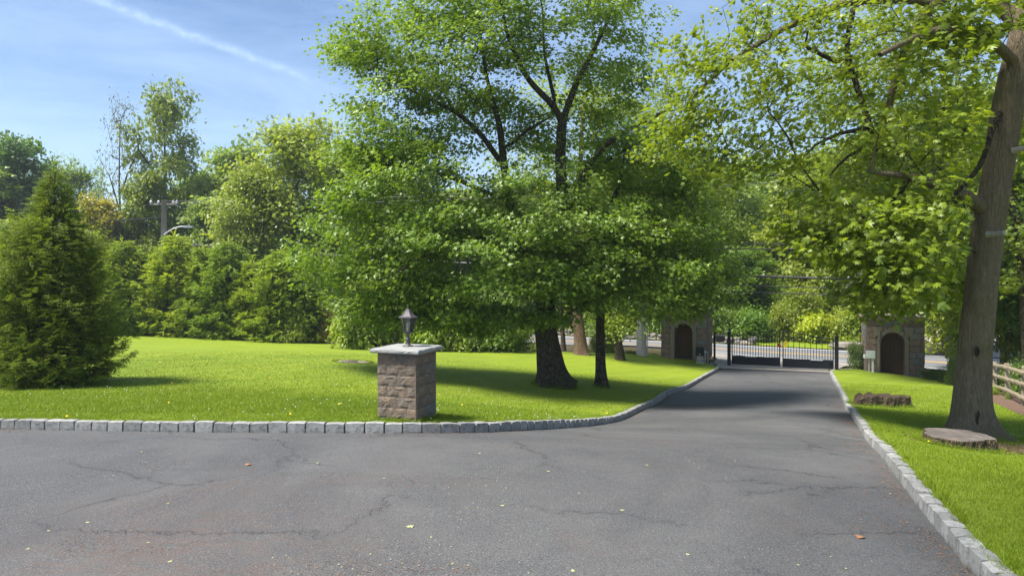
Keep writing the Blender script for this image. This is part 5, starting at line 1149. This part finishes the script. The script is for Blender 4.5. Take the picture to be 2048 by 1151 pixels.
# ---------------------------------------------------------------- stumps
def stump(name, loc, rx, ry, h, label, seed, hollow=0):
    root = tag(empty(name, loc), label, 'tree stump'); n_ = 64; a = np.arange(n_) * 2 * np.pi / n_; ca, sa = np.cos(a), np.sin(a)
    lob = .06 * np.cos(3 * a + 1) + .05 * np.cos(5 * a + seed) + .03 * np.cos(9 * a)
    V = []; lv = [(-.08, 1.10), (0, 1.07), (h * .3, 1.02), (h * .65, .995), (h * .93, .985), (h, .965)]
    for k, (z, s) in enumerate(lv):
        nz = (vnoise(np.c_[ca * 3, sa * 3, np.full(n_, z * 3)], 3.2, seed) - .5) * .10 + (vnoise(np.c_[ca * 9, sa * 9, np.full(n_, z * 1)], 2, seed) - .5) * .07
        f = s * (1 + lob * (1 + 1.6 * hollow) + (nz if k < 5 else nz * .7) * (1 + hollow)); zz = z + (vnoise(np.c_[ca * 2, sa * 2, np.zeros(n_)], 2, seed + 1) - .5) * ((.28 * hollow) if k > 3 else 0)
        V.append(np.c_[rx * ca * f, ry * sa * f, zz * np.ones(n_)])
    V = np.concatenate(V); Q = [[l * n_ + k, l * n_ + (k + 1) % n_, (l + 1) * n_ + (k + 1) % n_, (l + 1) * n_ + k] for l in range(len(lv) - 1) for k in range(n_)]
    link('bark', mesh('bark', V, [np.array(Q)], M['stumpbark']), root)
    top = V[-n_:]; TV = [top * np.array([1, 1, 1])]; cen = top.mean(0)
    rings = [1, .9, .7, .5, .3, .12]
    for s in rings[1:]:
        q = cen + (top - cen) * s; q[:, 2] = top[:, 2].mean() + .004
        if hollow:
            dep = np.maximum(0, vnoise(q * np.array([1, 1, 0]), 2.6, seed + 2) - .42) * .75 + (1 - s) * .05; q[:, 2] -= dep
        q[:, 2] += (vnoise(q, 9, seed) - .5) * .012; TV.append(q)
    TV.append(cen[None] - (np.array([[0, 0, .12]]) if hollow else 0)); TVc = np.concatenate(TV); L_ = len(rings)
    Q = [[l * n_ + k, l * n_ + (k + 1) % n_, (l + 1) * n_ + (k + 1) % n_, (l + 1) * n_ + k] for l in range(L_ - 1) for k in range(n_)]
    Tc = [[(L_ - 1) * n_ + k, (L_ - 1) * n_ + (k + 1) % n_, L_ * n_] for k in range(n_)]
    link('cut_face', mesh('cut_face', TVc, [np.array(Q), np.array(Tc)], M['stumptop'] if not hollow else M['stumpbark'], True), root); return root
q = P(1913, 885, 10.75); stump('round_stump', (q[0], q[1], L(q[0], q[1]) - .01), .475, .46, .21, 'wide flat round stump with grey cut face at the foot of the leaning maple', 3)
q = P(1758, 805, 18.0); stump('hollow_stump', (q[0], q[1], L(q[0], q[1])), .64, .40, .25, 'low brown rotted stump with hollows beside the right kerb', 7, 1)
stump_ = None
# manhole patch in the left lawn
q = P(706, 722, 21.5); q[2] = L(q[0], q[1])
rt = tag(empty('manhole_cover', tuple(q)), 'round cover in a patch of bare sandy ground on the lawn behind the pillar', 'manhole cover')
n_ = 40; a = np.arange(n_) * 2 * np.pi / n_; rr = .56 * (1 + (vnoise(np.c_[np.cos(a), np.sin(a), 0 * a], 2, 3) - .5) * .35)
gp = lambda x, y, o_: gz(q[0] + x, q[1] + y, .12) - q[2] + o_
V = [(x, y, gp(x, y, .0)) for x, y in zip(rr * np.cos(a), rr * .9 * np.sin(a))] + [(x * .6, y * .6, gp(x * .6, y * .6, .012)) for x, y in zip(rr * np.cos(a), rr * .9 * np.sin(a))] + [(0, 0, gp(0, 0, .015))]
link('sandy_collar', mesh('sandy_collar', V, [np.array([[k, (k + 1) % n_, n_ + (k + 1) % n_, n_ + k] for k in range(n_)]), np.array([[n_ + k, n_ + (k + 1) % n_, 2 * n_] for k in range(n_)])], M['concrete']), rt)
o = MB().lathe([(0, .055), (.25, .055), (.27, .04), (.27, .0)], 32).obj('lid', M['lid'], rt, loc=(-.1, -.05, -.02)); o.rotation_euler = (-.07, 0, 0)

# ---------------------------------------------------------------- split rail fence
fd = np.array([14.25 - 17.6, 19 - 25.0]); fd /= np.linalg.norm(fd); p0_ = np.array([14.25, 19.0])
rt = tag(empty('rail_fence', (p0_[0], p0_[1], L(*p0_))), 'weathered three-rail wooden fence at the right edge of the view', 'fence'); rf = R(4)
us = [-9.2, -6.2, -3.1, 0.0, 3.1]; O = np.array(rt.location)
for k, u in enumerate(us):
    x, y = p0_ + fd * u; z = L(x, y); o = MB().box((0, .0, .5), (.15, .12, 1.16)).obj('post', M['fence'], rt); o.location = Vector((x, y, z - .02)) - rt.location; o.rotation_euler = (rf.uniform(-.02, .02), rf.uniform(-.02, .02), math.atan2(fd[1], fd[0]))
    if k:
        xa, ya = p0_ + fd * us[k - 1]; za = L(xa, ya)
        for h_ in (.22, .58, .93):
            A_ = np.array([xa, ya, za + h_ + rf.uniform(-.03, .03)]) - O; B_ = np.array([x, y, z + h_ + rf.uniform(-.03, .03)]) - O; nrm_ = np.array([-fd[1], fd[0], 0]) * -.09
            ts = np.linspace(-.03, 1.03, 9); pts = [A_ + (B_ - A_) * t + nrm_ + rf.normal(0, .006, 3) for t in ts]; mb = MB(); V, Q = tube(pts, .062, 6); V = V.reshape(9, 6, 3); cc = np.array(pts)[:, None]; dlt = V - cc; dlt[..., 2] *= 1.15; dlt[..., :2] *= .55; mb.add((cc + dlt).reshape(-1, 3), Q)
            for st in (0, 8 * 6): mb.Q.append(np.array([[st, st + 1, st + 2, st + 3], [st, st + 3, st + 4, st + 5]]))
            mb.obj('rail', M['fence'], rt)
# ---------------------------------------------------------------- field-stone wall across the road
rt = tag(empty('stone_wall', (8, 51.6, -3)), 'low wall of loose field stones on the far side of the road', 'wall'); rw = R(15)
rocks = [rough_block('stone', (1, 1, 1), M['rock'], 900 + k, .10, .80, 1.10, .95) for k in range(12)]
u = -2.0; cnt = 0
while u < 17 and cnt < 280:
    x = u; y = roadY(x) + 1.3; l = rw.uniform(.35, .6)
    for lv in range(2 if rw.rand() < .8 else 1):
        o = link('stone', rocks[rw.randint(12)], rt); hh = rw.uniform(.2, .32); o.location = Vector((x + rw.uniform(-.1, .1), y + rw.uniform(-.12, .12), gz(x, y) + hh * .45 + lv * .24)) - rt.location
        o.scale = (l * rw.uniform(.8, 1.05), .5, hh); o.rotation_euler = (rw.uniform(-.2, .2), rw.uniform(-.25, .25), -.53 + rw.uniform(-.3, .3)); cnt += 1
    u += l * .82
q = P(1693, 697, 44.5)
bd = tag(link('boulder', rough_block('boulder', (1.9, 1.2, .55), M['rock'], 77, .08, .8, 1.08, .93)), 'pale flat boulder on the verge across the road, right of the gate', 'boulder'); bd.location = (q[0], q[1] , gz(q[0], q[1]) + .18)

# ---------------------------------------------------------------- utility poles and wires
def pole(loc, top, label, r0=.19, r1=.13):
    rt = tag(empty('utility_pole', loc), label, 'utility pole'); MB().tube([(0, 0, -.2), (0, 0, top - loc[2])], [r0, r1], 14).obj('shaft', M['polewood'], rt, True); return rt
q = P(1283, 718, 36.2); q[2] = gz(q[0], q[1]) + .02; pE = (q[0], q[1], q[2]); poleE = pole(pE, 7.2, 'grey wooden utility pole left of the left gatehouse', .27, .2)
MB().tube([(.30, -.1, 0), (.30, -.1, 2.5)], .025, 6).obj('conduit', M['metal'], poleE)
q = P(328, 600, 58); pW = (q[0], q[1], -2.0); zt_ = 2 - (402 - 545) / 1365 * 58; poleW = pole(pW, zt_ + .1, 'far utility pole with crossarm and curved street light above the spruce hedge', .27, .21)
MB().box((0, 0, zt_ - pW[2] - .25), (2.4, .12, .14), -.1).obj('crossarm', M['polewood'], poleW)
for x_ in (-1.1, -.45, .8, 1.1): MB().lathe([(0, 0), (.09, 0), (.11, .12), (.05, .22), (0, .25)], 8, (x_, 0, zt_ - pW[2] - .17)).obj('insulator', M['white'], poleW)
pt = lambda px, py: ((px - 328) / 1365 * 58, -.3, 2 - (py - 545) / 1365 * 58 - pW[2])
MB().tube([pt(332, 470), pt(340, 464), pt(350, 458), pt(362, 454), pt(377, 453)], [.07, .07, .07, .06, .06], 8).obj('light_arm', M['metal'], poleW); MB().box(pt(381, 454), (.7, .3, .14)).obj('lamp_head', M['metal'], poleW)
MB().lathe([(0, 0), (.28, 0), (.30, .9), (0, 1.0)], 12, (pt(318, 445)[0] + .0, -.1, pt(318, 470)[2])).obj('transformer', M['metal'], poleW) if False else None
def wire(p, q_, sag, r_, label, grp=None, ext=0):
    p, q_ = np.array(p, float), np.array(q_, float); t = np.linspace(0, 1, 25)[:, None]; pts = p + (q_ - p) * t; pts[:, 2] -= sag * 4 * (t * (1 - t))[:, 0]
    me = MB().tube(pts, r_, 5).mesh('cable', M['wire']); me.transform(Matrix.Translation(-Vector(p))); o = link('overhead_cable', me, None, tuple(p)); return tag(o, label, 'cable', grp)
gw = 'overhead cables along the road'
far = (38.0, 20.8)
for z0, z1, r_, lb_ in ((2.02, 1.25, .055, 'thickest lowest-hanging cable seen just above the gate shrubs'), (1.52, .95, .024, 'thin cable right under the thick one above the gate'), (1.20, .62, .026, 'lowest thin cable above the gate'), (3.25, 3.1, .03, 'cable in the gap above the thick one, lower of two'), (3.5, 3.4, .03, 'cable in the gap above the thick one, upper of two'), (6.35, 6.9, .022, 'high thin wire crossing the pale gap in the trees'), (6.7, 7.25, .022, 'highest thin wire crossing the pale gap in the trees')):
    wire((pE[0], pE[1], z0), (far[0], far[1], z1), .12, r_, lb_, gw)
for z0, z1, sg, r_, lb_ in ((4.55, 2.02, .15, .08, 'thick dark cable running from the far pole past the hedge'), (7.85, 6.35, .3, .03, 'thin wire from the crossarm of the far pole, lower one'), (8.05, 6.7, .3, .03, 'thin wire from the crossarm of the far pole, upper one')):
    wire((pW[0] + .3, pW[1] - .3, z0), (pE[0], pE[1], z1), sg, r_, lb_, gw)
wire((pW[0], pW[1], 6.7), (-75, 84, 8.2), .4, .035, 'thin wire leaving the far pole to the left past the lone spruce', gw)

# ---------------------------------------------------------------- fallen leaves and litter on the drive
rl = R(31); spots = [(828, 1052), (1092, 942), (1250, 1020), (500, 930), (283, 904), (862, 1072), (300, 1083), (345, 1120), (1727, 1077), (1765, 962), (1782, 986), (1010, 1010), (770, 955), (1145, 1138), (340, 1005), (180, 1045), (95, 1060), (60, 1095), (1380, 1110), (905, 1125), (1600, 1130), (1160, 985), (1290, 930), (960, 905), (640, 925)]
lmesh = {}
for k, (px, py) in enumerate(spots):
    d_ = 1.0
    Yg = 2.1 * 1365 / (py - 545); x = (px - 1024) / 1365 * Yg; z = gz(x, Yg)
    for _ in range(4): Yg = (2 - z) * 1365 / (py - 545); x = (px - 1024) / 1365 * Yg; z = gz(x, Yg)
    brown = k in (3, 8); v, t = TPL['maple' if brown or k == 0 else 'leaf2']; mt_ = M['leafbrown' if brown else 'leafpale']
    me = mesh('fallen_leaf', v * np.array([1, 1, 1.8]) + np.array([0, 0, .22]), [t], mt_); sc_ = .085 if brown else (.07 if k == 0 else rl.uniform(.025, .05))
    where = ['largest pale leaf on the asphalt below the pillar', 'pale leaf fleck on the drive right of the pillar', 'pale leaf fleck in the middle of the drive', 'dark curled leaf on the asphalt left of the pillar', 'pale leaf speck near the left kerb', 'green leaf fleck just below the largest pale one', 'yellow-green leaf in the brown litter at the lower left', 'green leaf low in the lower left corner area', 'brown dry leaf on the drive near the right kerb', 'tiny pale leaf near the right kerb, upper one', 'tiny pale leaf near the right kerb, lower one', 'pale speck on the drive at mid-width', 'pale leaf speck below the pillar foot', 'green speck at the bottom edge of the drive', 'pale leaf on the left part of the drive', 'yellow leaf in the litter patch at the left', 'small yellow leaf left in the litter patch', 'yellow leaf nearest the left bottom corner', 'speck of leaf at the bottom of the drive', 'leaf speck at the bottom below the pillar', 'leaf speck at the bottom right of the drive', 'pale bit on the drive beside the crack', 'pale bit where the drive starts to narrow', 'pale bit by the kerb right of the pillar', 'pale bit by the kerb left of the pillar'][k]
    o = tag(link('fallen_leaf', me, None, (x, Yg, z + .001), (0, 0, rl.uniform(0, 6.28)), (sc_, sc_, sc_ * .6)), where, 'fallen leaf', 'fallen leaves on the drive')
def litter(name, pts, mat, size, seed):
    r = R(seed); n_ = len(pts); z = G(pts[:, 0], pts[:, 1]) + .004; v = np.array([(0, 0, 0), (1, .25, .2), (.2, .6, .3)]); a = r.uniform(0, 6.28, n_); c, s = np.cos(a), np.sin(a); sz = size * r.uniform(.4, 1.3, n_)
    V = np.stack([np.stack([pts[:, 0] + sz * (c * p[0] - s * p[1]), pts[:, 1] + sz * (s * p[0] + c * p[1]), z + sz * p[2]], 1) for p in v], 1).reshape(-1, 3)
    tag(link(name, mesh(name, V, [np.arange(n_ * 3).reshape(-1, 3)], mat)), kind='stuff')
k_ = rl.randint(0, 200, 5200); pp = offset(xR, .05)[k_] + np.c_[-np.abs(rl.exponential(.16, 5200)), rl.normal(0, .05, 5200)]; pp = pp[vnoise(np.c_[pp, 0 * pp[:, 0]], 1.4, 9) > .48]; litter('kerb_litter', pp, M['litter'], .016, 1)
k_ = rl.randint(0, 300, 3500); pp = offset(xL[:300], -.03)[np.minimum(k_, 299)] + np.c_[rl.normal(0, .05, 3500), -np.abs(rl.exponential(.05, 3500))]; pp = pp[vnoise(np.c_[pp, 0 * pp[:, 0]], 1.1, 5) > .55]; litter('kerb_litter', pp, M['litter'], .018, 2)
pp = np.c_[rl.uniform(-6, .5, 16000), rl.uniform(3.6, 7.0, 16000)]; w1 = vnoise(np.c_[pp[:, 0] * .6, pp[:, 1] * 2.0, 0 * pp[:, 0]], .9, 12); pp = pp[w1 > .66]; litter('needle_litter', pp, M['litter'], .014, 3)
pp = np.c_[rl.uniform(-6, 3, 2600), rl.uniform(4, 8.5, 2600)]; pp = pp[(vnoise(np.c_[pp, 0 * pp[:, 0]], .8, 14) > .72)]; litter('leaf_specks', pp, M['leafpale'], .013, 4)
# mulch patch at the foot of the leaning maple
pp = np.c_[rl.normal(8.7, .75, 6000), rl.normal(11.0, .32, 6000)]; pp = pp[inside(lawnR, pp)]; z_ = .13
r_ = R(5); n_ = len(pp); z = G(pp[:, 0], pp[:, 1]) + .135; V = np.stack([np.c_[pp, z], np.c_[pp + r_.normal(0, .022, (n_, 2)), z + .02], np.c_[pp + r_.normal(0, .022, (n_, 2)), z + r_.uniform(0, .015, n_)]], 1).reshape(-1, 3)
tag(link('bark_chips', mesh('bark_chips', V, [np.arange(n_ * 3).reshape(-1, 3)], M['mulch'])), kind='stuff')
if 0: print('TRIS', sum(sum(len(p.vertices) - 2 for p in m.polygons) if len(m.polygons) < 2000 else len(m.loops) // 3 for m in bpy.data.meshes))

# longer untrimmed grass around the stumps, trunks, pillar and bare patch
def ring_tufts(cx, cy, rx, ry, n_, seed, h=.10, rot=0.0, square=False):
    r = R(seed); a = r.uniform(0, 6.283, n_); k = 1 + np.abs(r.normal(0, .05, n_)) ; u, v = np.cos(a), np.sin(a)
    if square: m_ = np.maximum(np.abs(u), np.abs(v)); u, v = u / m_, v / m_
    x0, y0 = u * rx * k, v * ry * k; x = cx + x0 * math.cos(rot) - y0 * math.sin(rot); y = cy + x0 * math.sin(rot) + y0 * math.cos(rot)
    z = G(x, y) + .11; b = r.uniform(0, 6.28, n_); hh = h * r.uniform(.3, 1.1, n_); ln = r.normal(0, .45, (n_, 2)) * hh[:, None]; B = np.c_[x, y, z]; d = np.c_[np.cos(b), np.sin(b), 0 * b] * .004
    V = np.stack([B - d, B + d, B + np.c_[ln, hh]], 1).reshape(-1, 3); tag(link('long_grass', mesh('long_grass', V, [np.arange(n_ * 3).reshape(-1, 3)], M['blade'], False, np.repeat(r.rand(n_), 3))), kind='stuff')
q = P(1913, 885, 10.75); ring_tufts(q[0], q[1], .53, .51, 2600, 1, .11)
q = P(1758, 805, 18.0); ring_tufts(q[0], q[1], .74, .46, 2000, 2, .12)
ring_tufts(F0[0], F0[1], .54, .52, 2400, 3, .11); ring_tufts(A0[0], A0[1], .62, .60, 2000, 4, .12); ring_tufts(B0[0], B0[1], .24, .24, 700, 5, .10)
ring_tufts(pc[0], pc[1], .315, .315, 2200, 6, .07, TH, True)
q = P(706, 722, 21.5); ring_tufts(q[0], q[1], .58, .52, 1800, 7, .07)

# ---------------------------------------------------------------- air
hm = bpy.data.materials.new('haze'); hm.use_nodes = True; t = hm.node_tree; t.nodes.clear(); n = NT(t)
pv = n('ShaderNodeVolumePrincipled', {'Color': (.80, .88, 1, 1), 'Density': .00045, 'Anisotropy': .2}); t.links.new(pv.outputs[0], n('ShaderNodeOutputMaterial').inputs['Volume'])
hz_ = MB().box((0, 0, 13), (1500, 1500, 35)).obj('haze', hm); tag(hz_, kind='stuff')
